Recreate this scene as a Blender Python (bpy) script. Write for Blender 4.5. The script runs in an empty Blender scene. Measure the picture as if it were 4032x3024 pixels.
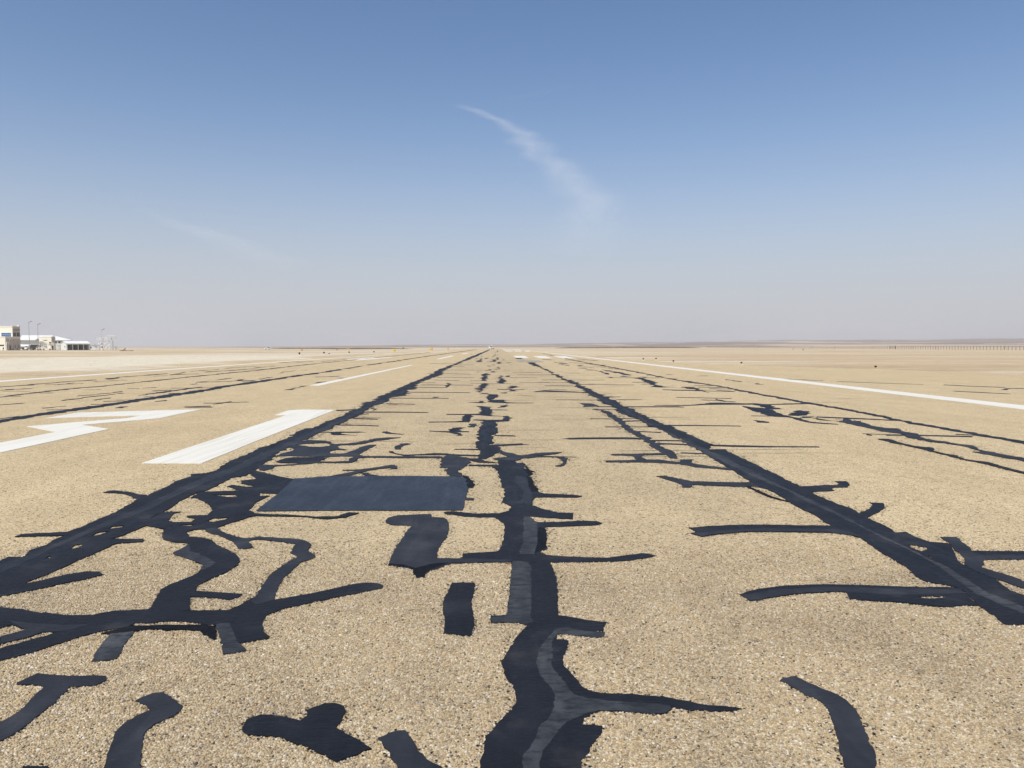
import bpy, bmesh, math, random
import numpy as np
from mathutils import Vector, Matrix, noise as mnoise
from mathutils.geometry import tessellate_polygon

R = math.radians
scene = bpy.context.scene

# ------------------------------------------------------------------ camera
cam_d = bpy.data.cameras.new("camera")
cam_d.sensor_width = 36.0
cam_d.lens = 36.0 * 3020.0 / 4032.0
cam_d.clip_start = 0.05
cam_d.clip_end = 200000.0
cam = bpy.data.objects.new("camera", cam_d)
scene.collection.objects.link(cam)
cam.location = (0.0, 0.0, 1.6)
cam.rotation_euler = (R(90.0 - 2.7678), 0.0, R(-1.1558))
scene.camera = cam

# ------------------------------------------------------------------ sky, sun, exposure
SUN_EL, SUN_AZ = 54.0, 212.0          # azimuth clockwise from +Y (down the runway)
world = bpy.data.worlds.new("World")
scene.world = world
world.use_nodes = True
wn, wl = world.node_tree.nodes, world.node_tree.links
sky = wn.new("ShaderNodeTexSky")
sky.sky_type = 'NISHITA'
sky.sun_disc = False
sky.sun_elevation = R(SUN_EL)
sky.sun_rotation = R(SUN_AZ)
sky.altitude = 0.0
sky.air_density = 1.0
sky.dust_density = 0.5
sky.ozone_density = 1.0
wn["Background"].inputs["Strength"].default_value = 0.10
# desert dust whitens the sky towards the horizon, the same all the way round
tint = wn.new("ShaderNodeMix"); tint.data_type = 'RGBA'; tint.blend_type = 'MULTIPLY'
tint.inputs[0].default_value = 1.0; tint.inputs[7].default_value = (0.89, 1.05, 1.22, 1)
wl.new(sky.outputs["Color"], tint.inputs[6])
wtc = wn.new("ShaderNodeTexCoord"); wsep = wn.new("ShaderNodeSeparateXYZ")
wl.new(wtc.outputs["Generated"], wsep.inputs[0])
zsq = wn.new("ShaderNodeMath"); zsq.operation = 'MULTIPLY'; wl.new(wsep.outputs[2], zsq.inputs[0]); wl.new(wsep.outputs[2], zsq.inputs[1])
zk = wn.new("ShaderNodeMath"); zk.operation = 'MULTIPLY'; wl.new(zsq.outputs[0], zk.inputs[0]); zk.inputs[1].default_value = -30.0
zf = wn.new("ShaderNodeMath"); zf.operation = 'EXPONENT'; wl.new(zk.outputs[0], zf.inputs[0])
dust = wn.new("ShaderNodeMix"); dust.data_type = 'RGBA'
wl.new(zf.outputs[0], dust.inputs[0]); wl.new(tint.outputs[2], dust.inputs[6]); dust.inputs[7].default_value = (5.3, 5.4, 5.9, 1)
wl.new(dust.outputs[2], wn["Background"].inputs["Color"])

sun_d = bpy.data.lights.new("sun", 'SUN')
sun_d.energy = 4.7
sun_d.angle = R(0.53)
sun_d.color = (1.0, 0.93, 0.80)
sun = bpy.data.objects.new("sun", sun_d)
scene.collection.objects.link(sun)
sv = Vector((math.sin(R(SUN_AZ)) * math.cos(R(SUN_EL)), math.cos(R(SUN_AZ)) * math.cos(R(SUN_EL)), math.sin(R(SUN_EL))))
sun.rotation_euler = (-sv).to_track_quat('-Z', 'Y').to_euler()

scene.view_settings.view_transform = 'Standard'
scene.view_settings.look = 'None'
scene.view_settings.gamma = 1.0
scene.view_settings.exposure = 0.0
scene.cycles.max_bounces = 6
scene.cycles.volume_bounces = 1
scene.cycles.transparent_max_bounces = 16

# ------------------------------------------------------------------ helpers
C = scene.collection
rng = random.Random(7)

def tag(o, label=None, cat=None, group=None, kind=None):
    if label: o["label"] = label
    if cat: o["category"] = cat
    if group: o["group"] = group
    if kind: o["kind"] = kind
    return o

def link(name, me, parent=None, loc=None, rz=0.0):
    o = bpy.data.objects.new(name, me)
    C.objects.link(o)
    if loc is not None: o.location = loc
    if rz: o.rotation_euler = (0, 0, rz)
    if parent is not None: o.parent = parent
    return o

def thing(name, label, cat, loc=(0, 0, 0), rz=0.0, group=None):
    o = link(name, None, None, loc, rz)
    o.empty_display_size = 0.2
    return tag(o, label, cat, group)

class MB:
    """collects boxes, tubes and prisms; build() links them as one mesh object"""
    def __init__(s): s.v, s.f = [], []
    def add(s, vs, fs):
        n = len(s.v); s.v += [tuple(v) for v in vs]; s.f += [tuple(i + n for i in f) for f in fs]; return s
    def box(s, x0, x1, y0, y1, z0, z1):
        return s.add([(x0,y0,z0),(x1,y0,z0),(x1,y1,z0),(x0,y1,z0),(x0,y0,z1),(x1,y0,z1),(x1,y1,z1),(x0,y1,z1)],
                     [(0,3,2,1),(4,5,6,7),(0,1,5,4),(1,2,6,5),(2,3,7,6),(3,0,4,7)])
    def tube(s, a, b, r, r2=None, n=10):
        a, b = Vector(a), Vector(b); r2 = r if r2 is None else r2
        d = (b - a).normalized(); u = d.orthogonal().normalized(); w = d.cross(u)
        vs = []
        for p, q in ((a, r), (b, r2)):
            for i in range(n):
                t = 2 * math.pi * i / n
                vs.append(p + (u * math.cos(t) + w * math.sin(t)) * q)
        fs = [(i, (i + 1) % n, n + (i + 1) % n, n + i) for i in range(n)]
        fs += [tuple(range(n))[::-1], tuple(range(n, 2 * n))]
        return s.add(vs, fs)
    def prism(s, pts, axis, a, b):
        """closed outline pts (2-D) swept along axis from a to b"""
        def mk(p, t):
            return {'x': (t, p[0], p[1]), 'y': (p[0], t, p[1]), 'z': (p[0], p[1], t)}[axis]
        n = len(pts); vs = [mk(p, a) for p in pts] + [mk(p, b) for p in pts]
        fs = [(i, (i + 1) % n, n + (i + 1) % n, n + i) for i in range(n)]
        tri = tessellate_polygon([[Vector((p[0], p[1], 0)) for p in pts]])
        fs += [t for t in tri] + [(t[0] + n, t[2] + n, t[1] + n) for t in tri]
        return s.add(vs, fs)
    def build(s, name, mat, parent=None, loc=None, rz=0.0, smooth=False, bevel=0.0):
        me = bpy.data.meshes.new(name)
        me.from_pydata(s.v, [], s.f)
        bm = bmesh.new(); bm.from_mesh(me)
        bmesh.ops.recalc_face_normals(bm, faces=bm.faces)
        if bevel:
            bmesh.ops.bevel(bm, geom=[e for e in bm.edges if len(e.link_faces) == 2 and e.calc_face_angle(0) > 0.7],
                            offset=bevel, segments=1, affect='EDGES')
        bm.to_mesh(me); bm.free()
        if smooth: me.shade_smooth()
        me.materials.append(mat)
        return link(name, me, parent, loc, rz)

# ------------------------------------------------------------------ materials
def mat(name, color, rough=0.8, spec=0.3, metal=0.0, var=0.0, vscale=8.0, bump=0.0, bscale=60.0):
    m = bpy.data.materials.new(name); m.use_nodes = True
    n, l = m.node_tree.nodes, m.node_tree.links
    b = n["Principled BSDF"]
    b.inputs["Base Color"].default_value = (*color, 1)
    b.inputs["Roughness"].default_value = rough
    b.inputs["Metallic"].default_value = metal
    b.inputs["Specular IOR Level"].default_value = spec
    tc = n.new("ShaderNodeTexCoord")
    if var:
        t = n.new("ShaderNodeTexNoise"); t.inputs["Scale"].default_value = vscale; t.inputs["Detail"].default_value = 6
        l.new(tc.outputs["Object"], t.inputs["Vector"])
        r = n.new("ShaderNodeMapRange"); r.inputs[1].default_value = 0.25; r.inputs[2].default_value = 0.75
        r.inputs[3].default_value = 1 - var; r.inputs[4].default_value = 1 + var
        l.new(t.outputs["Fac"], r.inputs[0])
        x = n.new("ShaderNodeMix"); x.data_type = 'RGBA'; x.blend_type = 'MULTIPLY'; x.inputs[0].default_value = 1
        x.inputs[6].default_value = (*color, 1); l.new(r.outputs[0], x.inputs[7])
        l.new(x.outputs[2], b.inputs["Base Color"])
    if bump:
        t2 = n.new("ShaderNodeTexNoise"); t2.inputs["Scale"].default_value = bscale; t2.inputs["Detail"].default_value = 4
        l.new(tc.outputs["Object"], t2.inputs["Vector"])
        bp = n.new("ShaderNodeBump"); bp.inputs["Strength"].default_value = bump; bp.inputs["Distance"].default_value = 0.01
        l.new(t2.outputs["Fac"], bp.inputs["Height"]); l.new(bp.outputs["Normal"], b.inputs["Normal"])
    return m

class NT:
    """small node-tree helper"""
    def __init__(s, m):
        m.use_nodes = True
        s.n, s.l = m.node_tree.nodes, m.node_tree.links
    def node(s, t, **kw):
        x = s.n.new(t)
        for k, v in kw.items(): setattr(x, k, v)
        return x
    def noise(s, vec, scale, detail=4, rough=0.55):
        t = s.node("ShaderNodeTexNoise"); t.inputs["Scale"].default_value = scale
        t.inputs["Detail"].default_value = detail; t.inputs["Roughness"].default_value = rough
        s.l.new(vec, t.inputs["Vector"]); return t.outputs["Fac"]
    def mapv(s, vec, scale=(1,1,1), loc=(0,0,0)):
        t = s.node("ShaderNodeMapping"); t.inputs["Scale"].default_value = scale; t.inputs["Location"].default_value = loc
        s.l.new(vec, t.inputs["Vector"]); return t.outputs["Vector"]
    def rng(s, v, a, b, c=0.0, d=1.0, smooth=False):
        t = s.node("ShaderNodeMapRange")
        if smooth: t.interpolation_type = 'SMOOTHSTEP'
        for i, q in enumerate((a, b, c, d)): t.inputs[i + 1].default_value = q
        s.l.new(v, t.inputs[0]); return t.outputs[0]
    def math(s, op, a, b=None):
        t = s.node("ShaderNodeMath", operation=op)
        for i, q in enumerate((a, b)):
            if q is None: continue
            if isinstance(q, (int, float)): t.inputs[i].default_value = q
            else: s.l.new(q, t.inputs[i])
        return t.outputs[0]
    def mix(s, fac, a, b, mode='MIX'):
        t = s.node("ShaderNodeMix", data_type='RGBA', blend_type=mode)
        for i, q in ((0, fac), (6, a), (7, b)):
            if isinstance(q, (int, float)): t.inputs[i].default_value = q
            elif isinstance(q, tuple): t.inputs[i].default_value = (*q, 1) if len(q) == 3 else q
            else: s.l.new(q, t.inputs[i])
        return t.outputs[2]
    def pos(s):
        return s.node("ShaderNodeNewGeometry").outputs["Position"]
    def bump(s, h, strength, dist):
        t = s.node("ShaderNodeBump"); t.inputs["Strength"].default_value = strength; t.inputs["Distance"].default_value = dist
        s.l.new(h, t.inputs["Height"]); return t.outputs["Normal"]

RW_DARK = (0.16, 0.13, 0.085)
RW_TAN = (0.555, 0.43, 0.255)
RW_MID = (0.67, 0.53, 0.32)
RW_LIGHT = (0.735, 0.595, 0.385)
RW_PALE = (0.80, 0.69, 0.51)

def runway_material():
    m = bpy.data.materials.new("runway_chip_seal"); k = NT(m); b = k.n["Principled BSDF"]
    p = k.pos()
    vor = k.node("ShaderNodeTexVoronoi"); vor.inputs["Scale"].default_value = 75.0
    k.l.new(k.mapv(p, (1, 1, 0)), vor.inputs["Vector"])
    sep = k.node("ShaderNodeSeparateColor"); k.l.new(vor.outputs["Color"], sep.inputs[0])
    ramp = k.node("ShaderNodeValToRGB"); k.l.new(sep.outputs[0], ramp.inputs[0])
    e = ramp.color_ramp.elements
    e[0].position = 0.0; e[0].color = (*RW_DARK, 1)
    e[1].position = 1.0; e[1].color = (*RW_PALE, 1)
    for q, c in ((0.06, RW_DARK), (0.12, RW_TAN), (0.5, RW_MID), (0.9, RW_LIGHT)):
        x = e.new(q); x.color = (*c, 1)
    edge = k.rng(vor.outputs["Distance"], 0.30, 0.62, 1.0, 0.75)
    col = k.mix(1.0, ramp.outputs[0], edge, 'MULTIPLY')
    big = k.noise(k.mapv(p, (0.35, 0.12, 0)), 1.0, 5)
    col = k.mix(k.rng(big, 0.35, 0.7, 0, 0.55), col, k.mix(1.0, col, (0.92, 0.89, 0.86), 'MULTIPLY'))
    fine = k.noise(k.mapv(p, (1.3, 0.5, 0), (3, 9, 0)), 1.0, 6, 0.65)
    col = k.mix(1.0, col, k.rng(fine, 0.3, 0.7, 0.90, 1.08), 'MULTIPLY')
    mid = k.noise(k.mapv(p, (9, 5, 0)), 1.0, 5, 0.7)
    col = k.mix(1.0, col, k.rng(mid, 0.25, 0.75, 0.87, 1.12), 'MULTIPLY')
    sx = k.node("ShaderNodeSeparateXYZ"); k.l.new(p, sx.inputs[0])
    lane = k.rng(k.math('ABSOLUTE', sx.outputs[0]), 3.35, 3.75, 1, 0, True)
    col = k.mix(k.math('MULTIPLY', lane, 0.8), col, k.mix(1.0, col, (0.885, 0.885, 0.90), 'MULTIPLY'))
    rub = k.noise(k.mapv(p, (0.9, 0.03, 0), (5, 2, 0)), 1.0, 4)
    col = k.mix(k.rng(rub, 0.52, 0.75, 0, 0.35), col, k.mix(1.0, col, (0.86, 0.86, 0.88), 'MULTIPLY'))
    k.l.new(col, b.inputs["Base Color"])
    b.inputs["Roughness"].default_value = 0.9; b.inputs["Specular IOR Level"].default_value = 0.2
    h = k.math('ADD', k.rng(vor.outputs["Distance"], 0.1, 0.6, 1, 0), k.math('MULTIPLY', sep.outputs[1], 0.7))
    k.l.new(k.bump(h, 0.8, 0.004), b.inputs["Normal"])
    return m


def chips_material():
    m = bpy.data.materials.new("stone_chips"); k = NT(m); b = k.n["Principled BSDF"]
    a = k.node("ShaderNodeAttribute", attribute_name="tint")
    v = k.noise(k.pos(), 180.0, 3)
    big = k.noise(k.mapv(k.pos(), (1.6, 1.1, 0)), 1.0, 4)
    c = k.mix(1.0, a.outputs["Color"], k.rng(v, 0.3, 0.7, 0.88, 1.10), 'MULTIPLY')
    c = k.mix(k.rng(big, 0.46, 0.66, 0, 0.9), c, k.mix(1.0, c, (0.72, 0.715, 0.73), 'MULTIPLY'))
    sm = k.noise(k.mapv(k.pos(), (6, 4, 0), (2, 2, 0)), 1.0, 5, 0.65)
    c = k.mix(k.rng(sm, 0.58, 0.70, 0, 0.8), c, k.mix(1.0, c, (0.62, 0.61, 0.62), 'MULTIPLY'))
    k.l.new(c, b.inputs["Base Color"])
    b.inputs["Roughness"].default_value = 0.75; b.inputs["Specular IOR Level"].default_value = 0.35
    return m

def seal_material(name, color, rough, spec, streak=1.0, dust=0.25, under=None):
    m = bpy.data.materials.new(name); k = NT(m); b = k.n["Principled BSDF"]
    p = k.pos()
    n1 = k.noise(k.mapv(p, (2.0, 2.0, 0)), 1.0, 6, 0.65)
    n2 = k.noise(k.mapv(p, (14, 50, 0)), 1.0, 5, 0.6)
    n3 = k.noise(k.mapv(p, (220, 220, 0)), 1.0, 2)
    n4 = k.noise(k.mapv(p, (7.0, 0.8, 0), (3, 5, 0)), 1.0, 5, 0.6)
    c = k.mix(1.0, color, k.rng(n1, 0.3, 0.7, 0.65, 1.45), 'MULTIPLY')
    c = k.mix(1.0, c, k.rng(n4, 0.3, 0.7, 0.6, 1.6), 'MULTIPLY')
    c = k.mix(k.math('MULTIPLY', k.rng(n1, 0.55, 0.8), dust), c, (0.12, 0.105, 0.085))
    if under:                                   # the older black seal shows through where the grey coat has worn off
        n5 = k.noise(k.mapv(p, (10, 22, 0), (1, 2, 0)), 1.0, 7, 0.68)
        c = k.mix(k.rng(n5, 0.47, 0.62, 0, 0.8), c, under)
    n6 = k.noise(k.mapv(p, (30, 95, 0), (6, 1, 0)), 1.0, 4, 0.6)
    c = k.mix(k.math('MULTIPLY', k.rng(n6, 0.62, 0.72), 0.30), c, (0.085, 0.085, 0.09))
    speck = k.rng(n3, 0.68, 0.76)
    c = k.mix(k.math('MULTIPLY', speck, 0.35), c, (0.2, 0.18, 0.15))
    k.l.new(c, b.inputs["Base Color"])
    k.l.new(k.math('ADD', k.rng(n2, 0.3, 0.7, rough - 0.08, rough + 0.08), k.rng(n4, 0.3, 0.7, -0.10, 0.12)), b.inputs["Roughness"])
    b.inputs["Specular IOR Level"].default_value = spec
    h = k.math('ADD', k.math('MULTIPLY', n2, 0.8 * streak), k.math('ADD', k.math('MULTIPLY', n3, 0.12), k.math('MULTIPLY', n1, 1.2)))
    k.l.new(k.bump(h, 0.8, 0.008), b.inputs["Normal"])
    return m

def paint_material():
    m = bpy.data.materials.new("white_runway_paint"); k = NT(m); b = k.n["Principled BSDF"]
    p = k.pos()
    n1 = k.noise(k.mapv(p, (9, 0.35, 0)), 1.0, 5, 0.6)
    n2 = k.noise(k.mapv(p, (60, 60, 0)), 1.0, 3)
    n3 = k.noise(k.mapv(p, (26, 18, 0), (4, 4, 0)), 1.0, 6, 0.75)
    n4 = k.noise(k.mapv(p, (1.2, 0.7, 0), (8, 1, 0)), 1.0, 4)
    c = k.mix(k.rng(n1, 0.45, 0.70, 0, 0.55), (0.745, 0.725, 0.66), (0.56, 0.51, 0.40))
    wear = k.math('MULTIPLY', k.rng(n3, 0.60, 0.70), k.rng(n4, 0.40, 0.62, 0.15, 0.85))
    c = k.mix(wear, c, (0.55, 0.45, 0.28))
    c = k.mix(1.0, c, k.rng(n2, 0.3, 0.7, 0.88, 1.05), 'MULTIPLY')
    k.l.new(c, b.inputs["Base Color"]); b.inputs["Roughness"].default_value = 0.7
    k.l.new(k.bump(n2, 0.4, 0.004), b.inputs["Normal"])
    return m

def ground_material():
    m = bpy.data.materials.new("desert_sand"); k = NT(m); b = k.n["Principled BSDF"]
    p = k.pos(); sep = k.node("ShaderNodeSeparateXYZ"); k.l.new(p, sep.inputs[0])
    X, Y = sep.outputs[0], sep.outputs[1]
    base, pale, brown = (0.52, 0.415, 0.27), (0.65, 0.57, 0.44), (0.42, 0.315, 0.20)
    w1 = k.noise(k.mapv(p, (0.012, 0.035, 0)), 1.0, 8, 0.62)
    w2 = k.noise(k.mapv(p, (0.03, 0.05, 0), (7, 3, 0)), 1.0, 7, 0.6)
    w3 = k.noise(k.mapv(p, (0.006, 0.026, 0), (17, 31, 0)), 1.0, 8, 0.6)
    w6 = k.noise(k.mapv(p, (0.02, 0.11, 0), (3, 8, 0)), 1.0, 6, 0.6)
    c = k.mix(k.rng(w1, 0.50, 0.58, 0, 0.95), base, pale)
    c = k.mix(k.rng(w3, 0.52, 0.60, 0, 0.85), c, brown)
    c = k.mix(k.rng(w6, 0.54, 0.62, 0, 0.7), c, (0.62, 0.55, 0.45))
    c = k.mix(k.rng(w6, 0.46, 0.38, 0, 0.6), c, (0.40, 0.30, 0.205))
    # pale crushed-stone bed beside the runway on the left
    wob = k.math('MULTIPLY', k.math('SUBTRACT', w2, 0.5), 22.0)
    xl = k.math('ADD', X, wob)
    band = k.math('MULTIPLY', k.rng(xl, -32, -28.5, 1, 0, True), k.rng(xl, -68, -60, 0, 1, True))
    band = k.math('MULTIPLY', band, k.rng(Y, 110, 190, 1, 0.25, True))
    bt = k.noise(k.mapv(p, (1.1, 1.6, 0), (1, 7, 0)), 1.0, 6, 0.7)
    c = k.mix(k.math('MULTIPLY', band, 0.95), c, k.mix(1.0, (0.67, 0.60, 0.475), k.rng(bt, 0.3, 0.7, 0.86, 1.08), 'MULTIPLY'))
    # pinkish drier ground on the right
    c = k.mix(k.math('MULTIPLY', k.rng(X, 20, 60), 0.35), c, (0.52, 0.40, 0.265))
    w4 = k.noise(k.mapv(p, (0.5, 0.8, 0)), 1.0, 6, 0.65)
    c = k.mix(1.0, c, k.rng(w4, 0.3, 0.7, 0.80, 1.14), 'MULTIPLY')
    w5 = k.noise(k.mapv(p, (6, 6, 0)), 1.0, 4, 0.7)
    c = k.mix(1.0, c, k.rng(w5, 0.3, 0.7, 0.88, 1.10), 'MULTIPLY')
    # dark gravel plain and low rises in the distance
    ln = k.node("ShaderNodeVectorMath", operation='LENGTH'); k.l.new(p, ln.inputs[0])
    farm = k.rng(ln.outputs["Value"], 1100, 2000, 0, 1, True)
    f1 = k.noise(k.mapv(p, (0.0016, 0.0016, 0.06)), 1.0, 8, 0.6)
    fc = k.mix(k.rng(f1, 0.52, 0.56), (0.19, 0.14, 0.105), (0.50, 0.40, 0.29))
    c = k.mix(farm, c, fc)
    k.l.new(c, b.inputs["Base Color"]); b.inputs["Roughness"].default_value = 0.95
    b.inputs["Specular IOR Level"].default_value = 0.1
    k.l.new(k.bump(k.math('ADD', w4, k.math('MULTIPLY', w5, 0.2)), 0.5, 0.15), b.inputs["Normal"])
    return m

M = {}
M['runway'] = runway_material()
M['chips'] = chips_material()
M['ground'] = ground_material()
M['w'] = paint_material()
M['d'] = seal_material("seal_black", (0.0085, 0.0096, 0.0138), 0.56, 0.18)
M['m'] = seal_material("seal_grey_black", (0.0185, 0.0205, 0.0265), 0.60, 0.23, 0.7)
M['l'] = seal_material("seal_weathered_grey", (0.033, 0.036, 0.042), 0.64, 0.24, 0.6, 0.3, (0.010, 0.0115, 0.016))
M['k'] = seal_material("seal_jet_black", (0.0035, 0.0035, 0.0050), 0.60, 0.12, 1.4, 0.05)
M['p'] = seal_material("tar_patch_smooth", (0.013, 0.0165, 0.025), 0.45, 0.36, 0.25, 0.12)
M['g'] = seal_material("old_asphalt", (0.27, 0.245, 0.20), 0.8, 0.2, 0.3, 0.3)
M['cream'] = mat("cream_render", (0.74, 0.70, 0.60), 0.85, 0.2, var=0.06, vscale=0.6)
M['tan'] = mat("tan_render_and_shade_tone", (0.52, 0.45, 0.36), 0.85, 0.2, var=0.08, vscale=0.7)  # also the shade colour laid on the fronts of the cream buildings
M['white'] = mat("white_sheet_metal", (0.80, 0.80, 0.78), 0.5, 0.4, var=0.04, vscale=0.8)
M['offwhite'] = mat("off_white_panel", (0.68, 0.70, 0.68), 0.6, 0.3, var=0.05, vscale=1.0)
M['grey'] = mat("grey_steel", (0.30, 0.30, 0.29), 0.55, 0.4, var=0.08, vscale=2.0)
M['lgrey'] = mat("galvanised_steel", (0.52, 0.53, 0.54), 0.5, 0.4, var=0.06, vscale=2.0)
M['dark'] = mat("dark_opening", (0.045, 0.045, 0.045), 0.8, 0.2)
M['olive'] = mat("olive_grey_wall", (0.30, 0.29, 0.23), 0.9, 0.1, var=0.08)
M['glass'] = mat("blue_glass", (0.02, 0.10, 0.24), 0.08, 0.8)
M['dglass'] = mat("dark_glass", (0.02, 0.022, 0.025), 0.1, 0.7)
M['tyre'] = mat("tyre_rubber", (0.02, 0.02, 0.02), 0.9, 0.2)
M['red'] = mat("dull_red_paint", (0.24, 0.045, 0.035), 0.6, 0.3)
M['orange'] = mat("orange_board", (0.60, 0.30, 0.10), 0.7, 0.2, var=0.06)
M['brown'] = mat("brown_board", (0.40, 0.25, 0.12), 0.8, 0.2, var=0.1)
M['yellow'] = mat("yellow_paint", (0.80, 0.62, 0.02), 0.5, 0.35, var=0.03)
M['black'] = mat("black_paint", (0.015, 0.012, 0.012), 0.6, 0.3)
M['maroon'] = mat("dark_maroon_paint", (0.035, 0.014, 0.016), 0.6, 0.3)
M['concrete'] = mat("pale_concrete", (0.66, 0.62, 0.53), 0.9, 0.1, var=0.08)
M['wood'] = mat("dry_brown_timber", (0.16, 0.09, 0.05), 0.9, 0.1, var=0.2, vscale=6)
M['rust'] = mat("weathered_post", (0.12, 0.095, 0.07), 0.85, 0.2, var=0.15, vscale=3)

# ------------------------------------------------------------------ ground
RW_L, RW_END, RW_START = -25.1, 650.0, -40.0
def right_edge(y):
    pts = ((-40, 41.0), (20, 40.0), (30, 37.0), (45, 31.0), (64, 22.8), (74, 19.6), (90, 16.4), (120, 15.8), (650, 15.6))
    for (a, b), (c, d) in zip(pts, pts[1:]):
        if a <= y <= c: return b + (d - b) * (y - a) / (c - a)
    return pts[-1][1]

def hill_angle(az):
    pts = ((-180, .02), (-60, .02), (-22, .015), (-15, .03), (-9, .13), (-3, .17), (3, .21), (10, .30), (18, .40), (28, .44), (36, .46), (60, .4), (180, .02))
    for (a, b), (c, d) in zip(pts, pts[1:]):
        if a <= az <= c: return b + (d - b) * (az - a) / (c - a)
    return .02

def ground_height(x, y):
    inside = RW_START - 5 < y < RW_END + 5
    d = max(RW_L - x, x - right_edge(y)) if inside else 60.0
    r = math.hypot(x, y)
    z = -0.045
    if d > 0:
        n1 = mnoise.noise((x / 9.0, y / 14.0, 1.3))
        z += 0.075 * min(1, d / 2.5) + 0.05 * n1 * min(1, d / 4)
        z += 0.16 * mnoise.noise((x / 45.0, y / 45.0, 4.1)) * min(1, d / 40)
        z += 0.22 * mnoise.noise((x / 160.0, y / 160.0, 8.1)) * min(1, d / 120)
    if r > 600:
        az = math.degrees(math.atan2(x, y))
        t = min(1.0, (r - 600) / 4200.0); t = t * t * (3 - 2 * t)
        h = r * math.tan(R(hill_angle(az))) * t
        h *= 1.0 + 0.30 * mnoise.noise((x / 700.0, y / 700.0, 2.2)) + 0.12 * mnoise.noise((x / 220.0, y / 220.0, 5.0))
        z += h + 0.9 * t * abs(mnoise.noise((x / 300.0, y / 500.0, 6.6))) * 3
    return z

def build_ground():
    azs = []
    a = -180.0
    while a < 180.0:
        azs.append(a); a += 0.3 if -42 <= a < 44 else 3.0
    rs = [6.0]
    while rs[-1] < 8000: rs.append(rs[-1] * 1.028)
    vs = [(0, 0, -0.045)]
    for r in rs:
        for a in azs:
            x, y = r * math.sin(R(a)), r * math.cos(R(a))
            vs.append((x, y, ground_height(x, y)))
    n = len(azs); fs = [(0, 1 + (i + 1) % n, 1 + i) for i in range(n)]
    for k in range(len(rs) - 1):
        o, q = 1 + k * n, 1 + (k + 1) * n
        fs += [(o + i, o + (i + 1) % n, q + (i + 1) % n, q + i) for i in range(n)]
    me = bpy.data.meshes.new("desert_ground"); me.from_pydata(vs, [], fs); me.shade_smooth(); me.materials.append(M['ground'])
    o = link("desert_ground", me)
    return tag(o, "pale sandy desert plain stretching to low rises on the horizon", None, None, "structure")
build_ground()

# ------------------------------------------------------------------ runway slab
def runway_slab():
    ys = [-40, 0, 10, 20, 30, 38, 45, 52, 58, 64, 69, 74, 82, 90, 105, 120, 160, 220, 300, 400, 520, 650]
    top = []
    for i in range(len(ys) - 1):
        a, b = ys[i], ys[i + 1]; n = max(1, int((b - a) / 2)) if b < 200 else 6
        for j in range(n):
            y = a + (b - a) * j / n; top.append((right_edge(y) + 0.25 * mnoise.noise((y * 0.4, 3, 0)), y))
    top.append((right_edge(650), 650))
    left = [(RW_L + 0.2 * mnoise.noise((y * 0.35, 9, 0)), y) for _, y in top]
    n = len(top)
    vs = [(x, y, 0) for x, y in left] + [(x, y, 0) for x, y in top] + [(x, y, -0.12) for x, y in left] + [(x, y, -0.12) for x, y in top]
    fs = []
    for i in range(n - 1):
        fs += [(i, n + i, n + i + 1, i + 1), (n + i, 3 * n + i, 3 * n + i + 1, n + i + 1), (i + 1, 2 * n + i + 1, 2 * n + i, i)]
    fs += [(0, 2 * n, 3 * n, n), (n - 1, 2 * n - 1, 4 * n - 1, 3 * n - 1)]
    me = bpy.data.meshes.new("runway"); me.from_pydata(vs, [], fs); me.materials.append(M['runway'])
    return tag(link("runway", me), "sun-bleached tan runway of stone chippings covered in black crack seals", None, None, "structure")
runway = runway_slab()

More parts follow.
